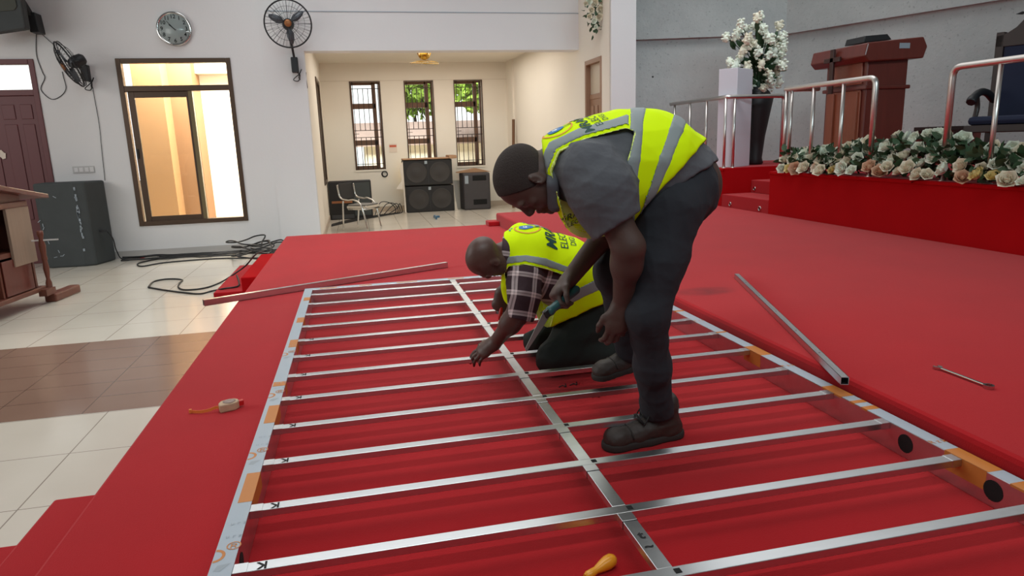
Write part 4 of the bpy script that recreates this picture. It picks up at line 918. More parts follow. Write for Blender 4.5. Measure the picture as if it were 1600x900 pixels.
# white pedestal and tall vase of flowers
t = thing('pedestal', (5.05, 8.6, AZ), 'tall white square pedestal standing on the altar behind the handrail', 'pedestal')
P = [np.array([4.83, 8.62]), np.array([4.99, 8.42]), np.array([5.36, 8.66]), np.array([5.20, 8.86])]
obj('column', MB().prism([(*p, AZ + .006) for p in P], (0, 0, 0), (0, 0, 1.29)), 'white_board', t, bevel=.004)
v0 = np.array([5.62, 8.95, AZ]); t = thing('flower_vase', v0, 'tall black vase with a big bush of white blossoms beside the white pedestal', 'flowers')
obj('vase', MB().lathe([(.10, 0.006), (.12, .03), (.10, .10), (.13, .4), (.19, .75), (.22, .92), (.16, 1.02), (.12, 1.05), (.14, 1.08)], v0, (0, 0, 1), 24), 'black_plastic', t)
rnd = random.Random(5)
def leaf_quad(mb, c, d, L, wd, up=None):
    d = np.array(d, float); d /= np.linalg.norm(d); s_ = np.cross(d, up if up is not None else [rnd.gauss(0, 1) for _ in range(3)]); s_ /= (np.linalg.norm(s_) + 1e-9); n = np.cross(s_, d)
    mb.add([c, c + d * L * .35 + s_ * wd + n * wd * .3, c + d * L * .7 + s_ * wd * .8, c + d * L - n * L * .12, c + d * L * .7 - s_ * wd * .8, c + d * L * .35 - s_ * wd + n * wd * .3, c + d * L * .5], [(0, 1, 6), (1, 2, 6), (2, 3, 6), (3, 4, 6), (4, 5, 6), (5, 0, 6)], True)
head = v0 + Z_ * 1.25; st = MB(); lv = MB(); cl = []
tips = [(aty(x, y, 8.85 + dy)) for x, y, dy in ((1188, 25, 0), (1180, 40, .1), (1218, 40, .05), (1150, 55, 0), (1135, 60, .1), (1170, 60, -.1), (1205, 62, -.15), (1224, 58, .1), (1160, 80, -.15), (1185, 82, -.2), (1210, 80, -.1), (1222, 76, .1), (1140, 97, 0), (1150, 100, -.1), (1190, 100, -.2), (1212, 95, -.05), (1222, 103, .05), (1200, 115, -.1), (1205, 132, 0), (1218, 128, 0), (1192, 138, -.05), (1165, 45, .15), (1195, 48, -.05), (1178, 70, -.1))]
for k in range(30):
    a_, q_ = rnd.uniform(0, 6.28), rnd.uniform(.15, 1) ** .5; tips.append(aty(1183 + 44 * q_ * math.cos(a_), 84 + 56 * q_ * math.sin(a_) * (1.1 if math.sin(a_) < 0 else .9), 8.85 + rnd.uniform(-.2, .15)))
for tp in tips:
    mid = (head + tp) / 2 + np.array([0, 0, .05]); st.tube(smooth_path([v0 + Z_ * 1.05, mid, tp], 4), .006, 4)
    for k in range(3): leaf_quad(lv, head + (tp - head) * rnd.uniform(.2, .8), (tp - head) + np.array([rnd.gauss(0, .1) for _ in range(3)]), .16, .035)
obj('stems', st, 'leaf', t); obj('leaves', lv, 'leaf', t, kind='stuff')
for i, tp in enumerate(tips):
    mb = MB(); mb.ball(tp, .045, 8, (1, 1, 1.3))
    for k in range(20):
        o = np.array([rnd.gauss(0, 1) for _ in range(3)]); o = o / np.linalg.norm(o) * rnd.uniform(.035, .062) * np.array([1, 1, 1.4]); mb.ball(tp + o, rnd.uniform(.016, .026), 6, (1, 1, .8))
    obj('blossom_cluster', mb, ['petal_white', 'petal_white', 'petal'][i % 3], t)

def rose_mesh(seed):
    r = random.Random(seed); vs = []; fs = []
    def petal(a, r0, h, wd, op):
        n = len(vs); e = np.array([math.cos(a), math.sin(a), 0]); s_ = np.array([-e[1], e[0], 0])
        for i in range(4):
            f = i / 3
            for j in (-1, 0, 1):
                cur = 1 - .35 * abs(j) ; rad = r0 * (0.45 + .55 * math.sin(f * 1.5)) + op * f ** 3
                vs.append(e * rad * cur + s_ * j * wd * (0.5 + .6 * math.sin(f * 2.2)) + Z_ * (h * f * (1 - .12 * abs(j)) - op * .5 * f ** 4))
        for i in range(3):
            for j in range(2): q = n + i * 3 + j; fs.append((q, q + 1, q + 4, q + 3))
    for lay, (cnt, r0, h, wd, op) in enumerate(((3, .20, 1.0, .24, .02), (4, .42, 1.0, .40, .05), (5, .68, .96, .54, .12), (6, .90, .80, .62, .26))):
        for k in range(cnt): petal(2 * math.pi * k / cnt + lay * .6 + r.uniform(-.2, .2), r0, h * r.uniform(.9, 1.1), wd, op)
    n = len(vs); mb = MB(); mb.add(vs, fs, True); mb.ball((0, 0, .35), .34, 8); return mb
def rose_data(seed, m):
    mb = rose_mesh(seed); me = bpy.data.meshes.new('rose'); me.from_pydata(mb.v, [], mb.f); me.polygons.foreach_set('use_smooth', mb.sm); me.update(); me.materials.append(M[m]); return me
ROSES = [rose_data(k, m) for k, m in enumerate(('petal', 'petal_white', 'petal_yellow', 'petal_peach', 'petal_white', 'petal'))]
def add_rose(parent, c, r, d, k):
    o = bpy.data.objects.new('rose', ROSES[k]); COL.objects.link(o); setparent(o, c, parent)
    o.rotation_mode = 'QUATERNION'; o.rotation_quaternion = Vector(d).to_track_quat('Z', 'Y') @ Matrix.Rotation(rnd.uniform(0, 6), 3, 'Z').to_quaternion(); o.scale = (r, r, r)
    return o
# flower bank along the altar edge: three arrangements
for (ya, yb, n, lab) in ((5.75, 7.08, 34, 'long low bank of white and cream roses under the pulpit handrail'), (4.72, 5.70, 30, 'dense bank of cream and peach roses between the two altar handrails'), (3.55, 4.68, 30, 'bank of pale roses with dark leaves under the right edge handrail')):
    t = thing('rose_arrangement', (AX + .18, (ya + yb) / 2, AZ + .006), lab, 'flowers', 'rose arrangements along the altar edge')
    lv = MB()
    for k in range(int(330 * (yb - ya))):
        c = np.array([AX + .18 + rnd.uniform(-.17, .18), rnd.uniform(ya, yb), 0]); c[2] = AZ + .02 + rnd.uniform(0, .27) * (.80 + .45 * math.exp(-((c[1] - 5.3) / .75) ** 2))
        leaf_quad(lv, c, (rnd.gauss(-.3, .6), rnd.gauss(0, .6), rnd.gauss(.3, .5)), rnd.uniform(.07, .13), rnd.uniform(.022, .038))
    obj('foliage', lv, 'leaf', t, kind='stuff')
    for k in range(n):
        f = (k + rnd.random()) / n; yy = ya + .05 + (yb - ya - .1) * f; row = k % 4
        z = AZ + ((.05, .13, .21, .28)[row] + rnd.uniform(-.02, .04)) * (.80 + .45 * math.exp(-((yy - 5.3) / .75) ** 2)); x = AX + (-.02, .06, .14, .24)[row] + rnd.uniform(-.03, .03)
        kk = rnd.choice((0, 0, 1, 2, 3, 5)) if row == 0 else rnd.choice((0, 1, 1, 4, 4, 5))
        add_rose(t, (x, yy, z), rnd.uniform(.05, .072), (-.75 + rnd.gauss(0, .25), -.25 + rnd.gauss(0, .3), .55 + rnd.gauss(0, .2)), kk)
# hanging garland on the right return wall
g = np.array([3.66, 10.35, 2.72]); t = thing('hanging_flowers', g, 'small hanging garland of cream roses at the top beside the column', 'flowers')
lv = MB(); gp = [aty(x, y, 10.15) for x, y in ((925, -12), (928, 10), (930, 25), (930, 40))]
for p in gp:
    for k in range(26): leaf_quad(lv, p + np.array([rnd.gauss(0, .06), rnd.gauss(0, .05), rnd.gauss(0, .07)]), (rnd.gauss(0, 1), rnd.gauss(-.4, .6), rnd.gauss(-.3, 1)), .08, .02)
obj('foliage', lv, 'leaf', t, kind='stuff')
for (x, y, r) in ((929, 5, .055), (938, 15, .06), (936, 27, .055), (920, 3, .05), (921, 26, .04), (933, -6, .055), (928, 33, .04), (915, 6, .035), (940, 2, .05), (924, 16, .045), (931, 42, .03)):
    add_rose(t, aty(x, y, 10.08), r, (-.2, -.95, -.1), rnd.choice((0, 0, 5, 1)))
# pulpit
t = thing('pulpit', (5.75, 6.9, AZ), 'mahogany pulpit with overhanging top and a cross on its front panel', 'pulpit')
bx0, by0, bx1, by1 = 5.47, 6.62, 5.98, 7.28; z0 = AZ + .006
cor = lambda x, y, z: np.array([x, y, z])
obj('body', MB().box((bx0, by0, z0), (bx1, by1, 1.84)), 'mahogany', t, bevel=.01)
obj('front_panel', MB().box((bx0 - .02, by0 + .06, z0 + .05), (bx0 - .001, by1 - .06, 1.52)), 'mahogany_lit', t, bevel=.008)
obj('front_panel', MB().box((bx0 - .02, by0 + .06, 1.58), (bx0 - .001, by1 - .06, 1.83)), 'mahogany_lit', t, bevel=.008)
obj('moulding', MB().box((bx0 - .03, by0 - .03, 1.52), (bx1 + .03, by1 + .03, 1.56)), 'mahogany', t, bevel=.01)
obj('pilaster', MB().box((bx0 - .045, by0 + .08, z0 + .05), (bx0 - .018, by0 + .20, 1.5)), 'mahogany_lit', t, bevel=.006)
obj('pilaster', MB().box((bx0 - .045, by1 - .20, z0 + .05), (bx0 - .018, by1 - .08, 1.5)), 'mahogany_lit', t, bevel=.006)
tx0, ty0, tx1, ty1 = bx0 - .13, by0 - .10, bx1 + .10, by1 + .14
obj('top', MB().prism([(tx0 + .06, 0, 1.80), (tx0, 0, 1.86), (tx0 + .03, 0, 1.99), (tx1 - .02, 0, 2.05), (tx1 + .04, 0, 1.95), (tx1, 0, 1.83)], (0, ty0, 0), (0, ty1 - ty0, 0)), 'mahogany', t, bevel=.012)
yc = (by0 + by1) / 2 + .05
cr = obj('cross', MB().box((tx0 - .035, yc - .03, 1.50), (tx0 - .005, yc + .03, 1.98)).box((tx0 - .035, yc - .13, 1.84), (tx0 - .005, yc + .13, 1.89)), mat('dark_cross', (58, 26, 20), .4), t, bevel=.004)
obj('reading_light', MB().box((tx0 + .42, ty0 - .004, 1.93), (tx0 + .55, ty0 + .01, 1.985)), 'film_grey', t)
tagp(obj('book', MB().hexa([(5.50, 6.75, 2.02), (5.86, 6.75, 2.052), (5.86, 7.05, 2.052), (5.50, 7.05, 2.02), (5.52, 6.75, 2.09), (5.80, 6.75, 2.11), (5.80, 7.05, 2.11), (5.52, 7.05, 2.09)]), 'black_plastic', bevel=.006), 'black folder lying on top of the mahogany pulpit', 'book')
# low table behind
t = thing('low_table', (7.45, 7.2, AZ), 'low dark wooden table standing behind the altar flowers against the concrete wall', 'table')
tb0 = atz(1408, 203, 1.09); 
obj('table_top', MB().box((6.85, 7.05, 1.05), (7.55, 7.4, 1.10)), 'dark_wood', t, bevel=.005)
for (x, y) in ((6.95, 7.08), (7.45, 7.08), (6.95, 7.36), (7.45, 7.36)): obj('leg', MB().hexa([(x - .05, y - .03, z0), (x + .03, y - .03, z0), (x + .03, y + .03, z0), (x - .05, y + .03, z0), (x - .08, y - .03, 1.05), (x + .06, y - .03, 1.05), (x + .06, y + .03, 1.05), (x - .08, y + .03, 1.05)]), 'mahogany', t)
# big clergy armchair, turned towards the hall
P0 = aty(1546, 180, 5.75); P0[2] = 0; fw_ = np.array([-.92, -.39, 0]); rt_ = np.array([.39, -.92, 0])
t = thing('armchair', (P0[0] + .1, P0[1] - .3, AZ), 'large dark carved armchair with navy upholstery behind the right handrail', 'chair')
def K(f, r, z): return P0 + fw_ * f + rt_ * r + Z_ * z
def kb(mb, f0, f1, r0, r1, z0_, z1_): return mb.hexa([K(f0, r0, z0_), K(f0, r1, z0_), K(f1, r1, z0_), K(f1, r0, z0_), K(f0, r0, z1_), K(f0, r1, z1_), K(f1, r1, z1_), K(f1, r0, z1_)])
obj('seat_frame', kb(MB(), -.02, .58, 0, .72, 1.03, 1.10), 'dark_wood', t, bevel=.01)
obj('seat_cushion', kb(MB(), .06, .57, .02, .70, 1.10, 1.18), 'navy', t, bevel=.035)
for f_, r_ in ((0, 0), (.51, 0), (0, .65), (.51, .65)): obj('leg', kb(MB(), f_, f_ + .07, r_, r_ + .07, z0, 1.04), 'dark_wood', t, bevel=.006)
obj('stretcher', kb(MB(), .53, .56, .07, .65, .87, .93), 'dark_wood', t)
obj('stretcher', kb(MB(), .07, .51, .02, .05, .84, .90), 'dark_wood', t)
for r_ in (0, .65): obj('back_post', kb(MB(), -.02, .05, r_, r_ + .07, 1.1, 1.97), 'dark_wood', t, bevel=.006)
obj('back_panel', kb(MB(), 0, .045, .07, .65, 1.12, 1.84), 'navy', t, bevel=.018)
pts = [(.0, 1.94), (.08, 1.95), (.16, 2.00), (.24, 2.09), (.36, 2.12), (.48, 2.09), (.56, 2.00), (.64, 1.95), (.72, 1.94), (.72, 1.83), (.0, 1.83)]
obj('crest_rail', MB().prism([K(-.02, r_, z_) for r_, z_ in pts], (0, 0, 0), fw_ * .07), 'dark_wood', t, bevel=.006)
for r_ in (.035, .685):
    obj('armrest', MB().tube(smooth_path([K(.04, r_, 1.34), K(.20, r_, 1.40), K(.36, r_, 1.41), K(.50, r_, 1.36), K(.56, r_, 1.31)], 5), [.035] * 16 + [.04, .043, .045, .045, .04], 8), 'black_plastic', t)
    obj('arm_support', MB().tube(smooth_path([K(.44, r_, 1.37), K(.40, r_, 1.26), K(.46, r_, 1.12)], 4), .024, 8), 'dark_wood', t)
tagp(obj('microphone', MB().tube([aty(1598, 20, 5.0), aty(1588, 22, 5.0)], [.014, .002], 8).tube([aty(1597, 20, 5.0), aty(1640, 16, 5.0), aty(1660, 60, 5.0), np.array([5.75, 5.0, AZ])], .006, 6), 'black_plastic'), 'black gooseneck stand tip poking in at the top right corner', 'microphone stand')
# ------------------------------------------------------------------ smooth-surface sculpting: distance fields -> one continuous mesh
def P(x, y, Y): return aty(x, y, Y)
class Sculpt:
    def __init__(s): s.pr = []
    def rc(s, a, b, ra, rb, k=0.03): s.pr.append(('rc', np.array(a, float), np.array(b, float), ra, rb, k)); return s
    def chain(s, pts, rs, k=0.03):
        for i in range(len(pts) - 1): s.rc(pts[i], pts[i + 1], rs[i], rs[i + 1], k)
        return s
    def el(s, c, ax, r, k=0.02): s.pr.append(('el', np.array(c, float), np.array(ax, float), np.array(r, float), k)); return s
    def cutel(s, c, ax, r, k=0.004): s.pr.append(('ce', np.array(c, float), np.array(ax, float), np.array(r, float), k)); return s
    def cutrc(s, a, b, ra, rb, k=0.004): s.pr.append(('cr', np.array(a, float), np.array(b, float), ra, rb, k)); return s
    def plane(s, p, n, k=0.004):
        n = np.array(n, float); s.pr.append(('pl', np.array(p, float), n / np.linalg.norm(n), k)); return s
    def poly(s, pls, k=0.004): s.pr.append(('cp', pls, 0.0, 1.0, k)); return s            # cut away a convex window
    def polyband(s, pls, d0, d1, k=0.002): s.pr.append(('cb', pls, d0, d1, k)); return s   # keep a band around the window
    def grow(s, d):
        o = Sculpt()
        for p in s.pr:
            if p[0] == 'rc': o.pr.append((*p[:3], p[3] + d, p[4] + d, p[5]))
            elif p[0] == 'el': o.pr.append((*p[:3], p[3] + d, p[4]))
            else: o.pr.append(p)
        return o
    @staticmethod
    def d_rc(q, a, b, ra, rb):
        ba = b - a; l2 = ba @ ba; 
        if l2 < 1e-10: return np.linalg.norm(q - a, axis=-1) - max(ra, rb)
        pa = q - a; h = np.clip((pa @ ba) / l2, 0, 1)
        return np.linalg.norm(pa - h[..., None] * ba, axis=-1) - (ra + (rb - ra) * h)
    @staticmethod
    def d_el(q, c, ax, r):
        l = (q - c) @ ax.T; k0 = np.linalg.norm(l / r, axis=-1); k1 = np.linalg.norm(l / (r * r), axis=-1) + 1e-9
        return k0 * (k0 - 1) / k1
    def bounds(s):
        lo = np.full(3, 1e9); hi = -lo
        for p in s.pr:
            if p[0] == 'rc':
                r = max(p[3], p[4]); lo = np.minimum(lo, np.minimum(p[1], p[2]) - r); hi = np.maximum(hi, np.maximum(p[1], p[2]) + r)
            elif p[0] == 'el': r = p[3].max(); lo = np.minimum(lo, p[1] - r); hi = np.maximum(hi, p[1] + r)
        return lo, hi
    def mesh(s, vox=0.006):
        lo, hi = s.bounds(); lo = lo - 3 * vox - .01; hi = hi + 3 * vox + .01
        for p in s.pr:                                   # axis aligned planes may shrink the box
            pass
        n = np.ceil((hi - lo) / vox).astype(int) + 1
        gx = [lo[i] + vox * np.arange(n[i]) for i in range(3)]
        D = np.full(n, 0.2, np.float32)
        def sub(a, b, m):
            i0 = np.clip(np.floor((a - m - lo) / vox).astype(int), 0, n - 1); i1 = np.clip(np.ceil((b + m - lo) / vox).astype(int) + 1, 1, n)
            sl = tuple(slice(i0[k], i1[k]) for k in range(3))
            q = np.stack(np.meshgrid(*[gx[k][sl[k]] for k in range(3)], indexing='ij'), -1); return sl, q
        for p in s.pr:
            if p[0] in ('rc', 'cr'):
                r = max(p[3], p[4]); sl, q = sub(np.minimum(p[1], p[2]) - r, np.maximum(p[1], p[2]) + r, p[5] + 3 * vox); d = s.d_rc(q, *p[1:5]); k = p[5]
            elif p[0] in ('el', 'ce'):
                r = p[3].max(); sl, q = sub(p[1] - r, p[1] + r, p[4] + 3 * vox); d = s.d_el(q, *p[1:4]); k = p[4]
            elif p[0] in ('cp', 'cb'):
                sl = tuple(slice(0, m) for m in n); k = p[4]; d = None
                for (c0, nn) in p[1]:
                    e = ((gx[0] - c0[0]) * nn[0])[:, None, None] + ((gx[1] - c0[1]) * nn[1])[None, :, None] + ((gx[2] - c0[2]) * nn[2])[None, None, :]
                    d = e if d is None else np.maximum(d, e)
                d = -d if p[0] == 'cp' else np.maximum(d - p[3], p[2] - d)
            else:
                sl = tuple(slice(0, m) for m in n); q = None
                d = ((gx[0] - p[1][0]) * p[2][0])[:, None, None] + ((gx[1] - p[1][1]) * p[2][1])[None, :, None] + ((gx[2] - p[1][2]) * p[2][2])[None, None, :]; k = p[3]
            o = D[sl]
            if p[0] in ('rc', 'el'):
                h = np.maximum(k - np.abs(o - d), 0) / k; D[sl] = np.minimum(o, d) - h * h * k * .25
            else:
                d = d if p[0] in ('pl', 'cp', 'cb') else -d
                h = np.maximum(k - np.abs(o - d), 0) / k; D[sl] = np.maximum(o, d) + h * h * k * .25
        # surface nets
        sg = D < 0
        c = np.zeros(n - 1, np.int8)
        for i in (0, 1):
            for j in (0, 1):
                for k in (0, 1): c += sg[i:n[0] - 1 + i, j:n[1] - 1 + j, k:n[2] - 1 + k]
        act = (c > 0) & (c < 8); ix = np.argwhere(act); idx = np.full(n - 1, -1, np.int64); idx[act] = np.arange(len(ix))
        acc = np.zeros((len(ix), 3)); cnt = np.zeros(len(ix))
        cs = [(i, j, k) for i in (0, 1) for j in (0, 1) for k in (0, 1)]
        for a in cs:
            for ax in range(3):
                if a[ax]: continue
                b = list(a); b[ax] = 1
                va = D[ix[:, 0] + a[0], ix[:, 1] + a[1], ix[:, 2] + a[2]]; vb = D[ix[:, 0] + b[0], ix[:, 1] + b[1], ix[:, 2] + b[2]]
                m = (va < 0) != (vb < 0); t = np.where(m, va / np.where(m, va - vb, 1), 0)
                pt = np.array(a, float) + np.outer(t, np.array(b) - np.array(a)); acc += pt * m[:, None]; cnt += m
        V = lo + vox * (ix + acc / cnt[:, None])
        F = []
        for ax in range(3):
            u, v = (ax + 1) % 3, (ax + 2) % 3
            s0 = [slice(None)] * 3; s1 = [slice(None)] * 3; s0[ax] = slice(0, -1); s1[ax] = slice(1, None)
            e = sg[tuple(s0)] != sg[tuple(s1)]; q = np.argwhere(e); q = q[(q[:, u] > 0) & (q[:, v] > 0) & (q[:, u] < n[u] - 1) & (q[:, v] < n[v] - 1)]
            inside = sg[q[:, 0], q[:, 1], q[:, 2]]
            def at(du, dv):
                w = q.copy(); w[:, u] -= du; w[:, v] -= dv; return idx[w[:, 0], w[:, 1], w[:, 2]]
            f = np.stack([at(1, 1), at(0, 1), at(0, 0), at(1, 0)], 1); f[~inside] = f[~inside][:, ::-1]; F.append(f)
        return V, np.concatenate(F)
def relax(V, F, it=2, lam=0.5):
    e = np.concatenate([F[:, [0, 1]], F[:, [1, 2]], F[:, [2, 3]], F[:, [3, 0]]]); e = np.concatenate([e, e[:, ::-1]])
    cnt = np.bincount(e[:, 0], minlength=len(V))[:, None]
    for _ in range(it):
        a = np.stack([np.bincount(e[:, 0], V[e[:, 1], k], len(V)) for k in range(3)], 1) / np.maximum(cnt, 1); V = V + lam * (a - V)
    return V
def normals(V, F):
    n = np.cross(V[F[:, 2]] - V[F[:, 0]], V[F[:, 3]] - V[F[:, 1]]); o = np.zeros_like(V)
    for k in range(4):
        for c in range(3): o[:, c] += np.bincount(F[:, k], n[:, c], len(V))
    return o / (np.linalg.norm(o, axis=1)[:, None] + 1e-12)
def folds(V, F, amp, freq, seed, axis=None):
    """cloth creases: sharpened sums of slanted waves pushed along the normal"""
    r = np.random.RandomState(seed); d = np.zeros(len(V))
    for k in range(7):
        w = r.normal(size=3)
        if axis is not None: w = w - np.array(axis) * (w @ np.array(axis)) * -0.8
        w *= freq * (0.6 + 0.9 * r.rand()) / np.linalg.norm(w); ph = V @ w + r.rand() * 6.28 + 1.3 * np.sin(V @ (r.normal(size=3) * freq * .35) + r.rand() * 6)
        d += (1 - np.abs(np.sin(ph))) ** 2 - 0.35
    return V + normals(V, F) * (amp * d / 2.6)[:, None]
def sculpt_obj(name, sc, m, parent, vox=0.006, rel=2, fold=None, label=None, org=None, attr=None, clip=None):
    V, F = sc.mesh(vox); V = relax(V, F, rel)
    if fold: V = folds(V, F, *fold)
    mb = MB(); mb.v = V; mb.f = F.tolist(); mb.sm = [True] * len(F)
    o = obj(name, mb, m, parent, label=label, org=org)
    if attr is not None:
        a = o.data.attributes.new('weave', 'FLOAT_VECTOR', 'POINT'); a.data.foreach_set('vector', attr(V).astype(np.float32).ravel())
    o['_v'] = 0; del o['_v']
    return o, V, F

def unit(v): v = np.array(v, float); return v / np.linalg.norm(v)
def hand(sc, wrist, d, palm, L=0.185, curl=(0.5, 0.6, 0.5), spread=0.12, side=1, thumb=(0.5, 0.6), wr=0.028, k=0.010):
    """d: direction wrist->fingers, palm: direction the palm faces, side: +1/-1 puts the thumb on +-cross(d, palm); curls in radians"""
    d = unit(d); palm = unit(np.array(palm, float) - d * (np.array(palm, float) @ d)); s_ = np.cross(d, palm) * side   # towards the thumb
    S = L / 0.185; wrist = np.array(wrist, float)
    K = []
    for i, (off, ln) in enumerate(((0.030, .088), (0.010, .094), (-.010, .090), (-.029, .080))):
        kn = wrist + d * ln * S + s_ * off * S - palm * (.004 if i in (1, 2) else 0); K.append(kn)
        sc.rc(wrist + s_ * off * .55 * S + d * .012, kn, wr * .62, 0.0125 * S, .022)
    sc.rc(K[0] - d * .015 * S, K[3] - d * .012 * S, .0125 * S, .0115 * S, .015)
    sc.rc(wrist + d * .04 * S, wrist + d * .065 * S, .021 * S, .018 * S, .02)
    tips = []
    for i, kn in enumerate(K):
        lens = ((.042, .026, .021), (.047, .030, .023), (.044, .028, .022), (.034, .021, .019))[i]; r = (.0098, .0100, .0095, .0085)[i] * S
        a = 0; p = kn; sp = (1.0, .3, -.4, -1.1)[i] * spread; dd = unit(d + s_ * sp)
        for j, l in enumerate(lens):
            a += curl[j] * (1 + .12 * i); v = dd * math.cos(a) + palm * math.sin(a); q = p + v * l * S
            sc.rc(p, q, r * (1 - .07 * j), r * (1 - .07 * (j + 1)), k * .6); p = q
        tips.append(p)
    base = wrist + d * .028 * S + s_ * .022 * S; a0, a1 = thumb
    t1 = base + unit(s_ * .75 + d * .75 + palm * .25) * .042 * S; t2 = t1 + unit(d * math.cos(a0) + palm * math.sin(a0) + s_ * .25) * .034 * S; t3 = t2 + unit(d * math.cos(a1) + palm * math.sin(a1) - s_ * .1) * .027 * S
    sc.rc(base, t1, .0165 * S, .0125 * S, .018); sc.rc(t1, t2, .0118 * S, .0105 * S, k * .7); sc.rc(t2, t3, .0105 * S, .0085 * S, k * .6)
    return K, tips, t3
def head(sc, c, up, fwd, S=1.0):
    """skull, brow, nose, lips, chin, jaw and ears; c: middle of the skull. returns axes"""
    up = unit(up); fwd = unit(np.array(fwd, float) - up * (np.array(fwd, float) @ up)); rt = np.cross(fwd, up)
    A = np.array([rt, fwd, up]); q = lambda x, y, z: np.array(c) + (rt * x + fwd * y + up * z) * S
    sc.el(q(0, -.012, .035), A, np.array([.074, .095, .082]) * S, .02)
    sc.el(q(0, .012, .02), A, np.array([.070, .080, .085]) * S, .02)
    sc.el(q(0, .030, -.045), A, np.array([.056, .058, .060]) * S, .03)       # lower face
    for sx_ in (-1, 1):
        sc.el(q(.048 * sx_, .028, -.05), A, np.array([.018, .04, .035]) * S, .03)     # jaw
        sc.el(q(.040 * sx_, .066, -.012), A, np.array([.022, .016, .014]) * S, .015)   # cheekbone
        sc.el(q(.030 * sx_, .083, .022), A, np.array([.026, .012, .009]) * S, .012)    # brow
        sc.cutel(q(.031 * sx_, .098, .004), A, np.array([.015, .012, .009]) * S, .012)  # eye socket
        sc.el(q(.031 * sx_, .080, .003), A, np.array([.013, .012, .010]) * S, .004)    # eyeball lid
        sc.el(q(.079 * sx_, -.006, -.002), np.array([unit(rt * .9 * sx_ - fwd * .45), unit(fwd * .9 + rt * sx_ * .45), up]), np.array([.007, .019, .032]) * S, .006)  # ear
        sc.cutel(q(.087 * sx_, .000, .002), A, np.array([.006, .008, .016]) * S, .005)
        sc.el(q(.013 * sx_, .098, -.030), A, np.array([.010, .010, .008]) * S, .008)   # nostril wing
    sc.rc(q(0, .085, .018), q(0, .106, -.024), .009 * S, .012 * S, .012)               # nose
    sc.el(q(0, .088, -.056), A, np.array([.024, .014, .008]) * S, .008)               # upper lip
    sc.el(q(0, .086, -.071), A, np.array([.021, .013, .008]) * S, .008)               # lower lip
    sc.el(q(0, .076, -.097), A, np.array([.022, .020, .016]) * S, .02)                # chin
    return A, q
CAMP = np.array([0, 0, H])
def px_plane(p, q, keep):
    """plane through two points of the photo lying at given depths; keep: a point that stays"""
    a, b, c = [np.array(v, float) for v in (p, q, keep)]
    mid = unit((a + b) / 2 - CAMP); n = np.cross(b - a, mid); n = unit(n)
    if (c - a) @ n > 0: n = -n
    return a, n
def bvh_of(V, F): return BVHTree.FromPolygons([tuple(v) for v in V], F.tolist())
def project_decal(name, vs, fs, O, u, v, n, bvh, m, parent, off=0.0025):
    mb = MB(); pts = []; ok = []
    for x, y in [(p[0], p[1]) for p in vs]:
        o = O + u * x + v * y + n * 0.25; hit = bvh.ray_cast(Vector(o), Vector(-n), 0.6)
        ok.append(hit[0] is not None)
        pts.append(np.array(hit[0]) + np.array(hit[1]) * off if ok[-1] else O + u * x + v * y)
    fs = [f for f in fs if all(ok[i] for i in f)]
    if not fs: return None
    used = sorted({i for f in fs for i in f}); ren = {i: k for k, i in enumerate(used)}
    mb.add([pts[i] for i in used], [[ren[i] for i in f] for f in fs], True); return obj(name, mb, m, parent)
def grid_poly(poly_fn, nx, ny):
    vs = [poly_fn(i / nx, j / ny) for i in range(nx + 1) for j in range(ny + 1)]
    return vs, [(i * (ny + 1) + j, (i + 1) * (ny + 1) + j, (i + 1) * (ny + 1) + j + 1, i * (ny + 1) + j + 1) for i in range(nx) for j in range(ny)]
def subdivided_text(txt, size, bold=0.0):
    vs, fs = text_mesh(txt, size, bold=bold)
    bm = bmesh.new(); B = [bm.verts.new(v) for v in vs]
    for f in fs:
        try: bm.faces.new([B[i] for i in f])
        except ValueError: pass
    bmesh.ops.triangulate(bm, faces=bm.faces[:]); 
    for _ in range(3):
        L = [e for e in bm.edges if e.calc_length() > size * .25]
        if L: bmesh.ops.subdivide_edges(bm, edges=L, cuts=1)
        bmesh.ops.triangulate(bm, faces=bm.faces[:])
    bm.verts.index_update(); r = ([tuple(v.co) for v in bm.verts], [[v.index for v in f.verts] for f in bm.faces]); bm.free(); return r
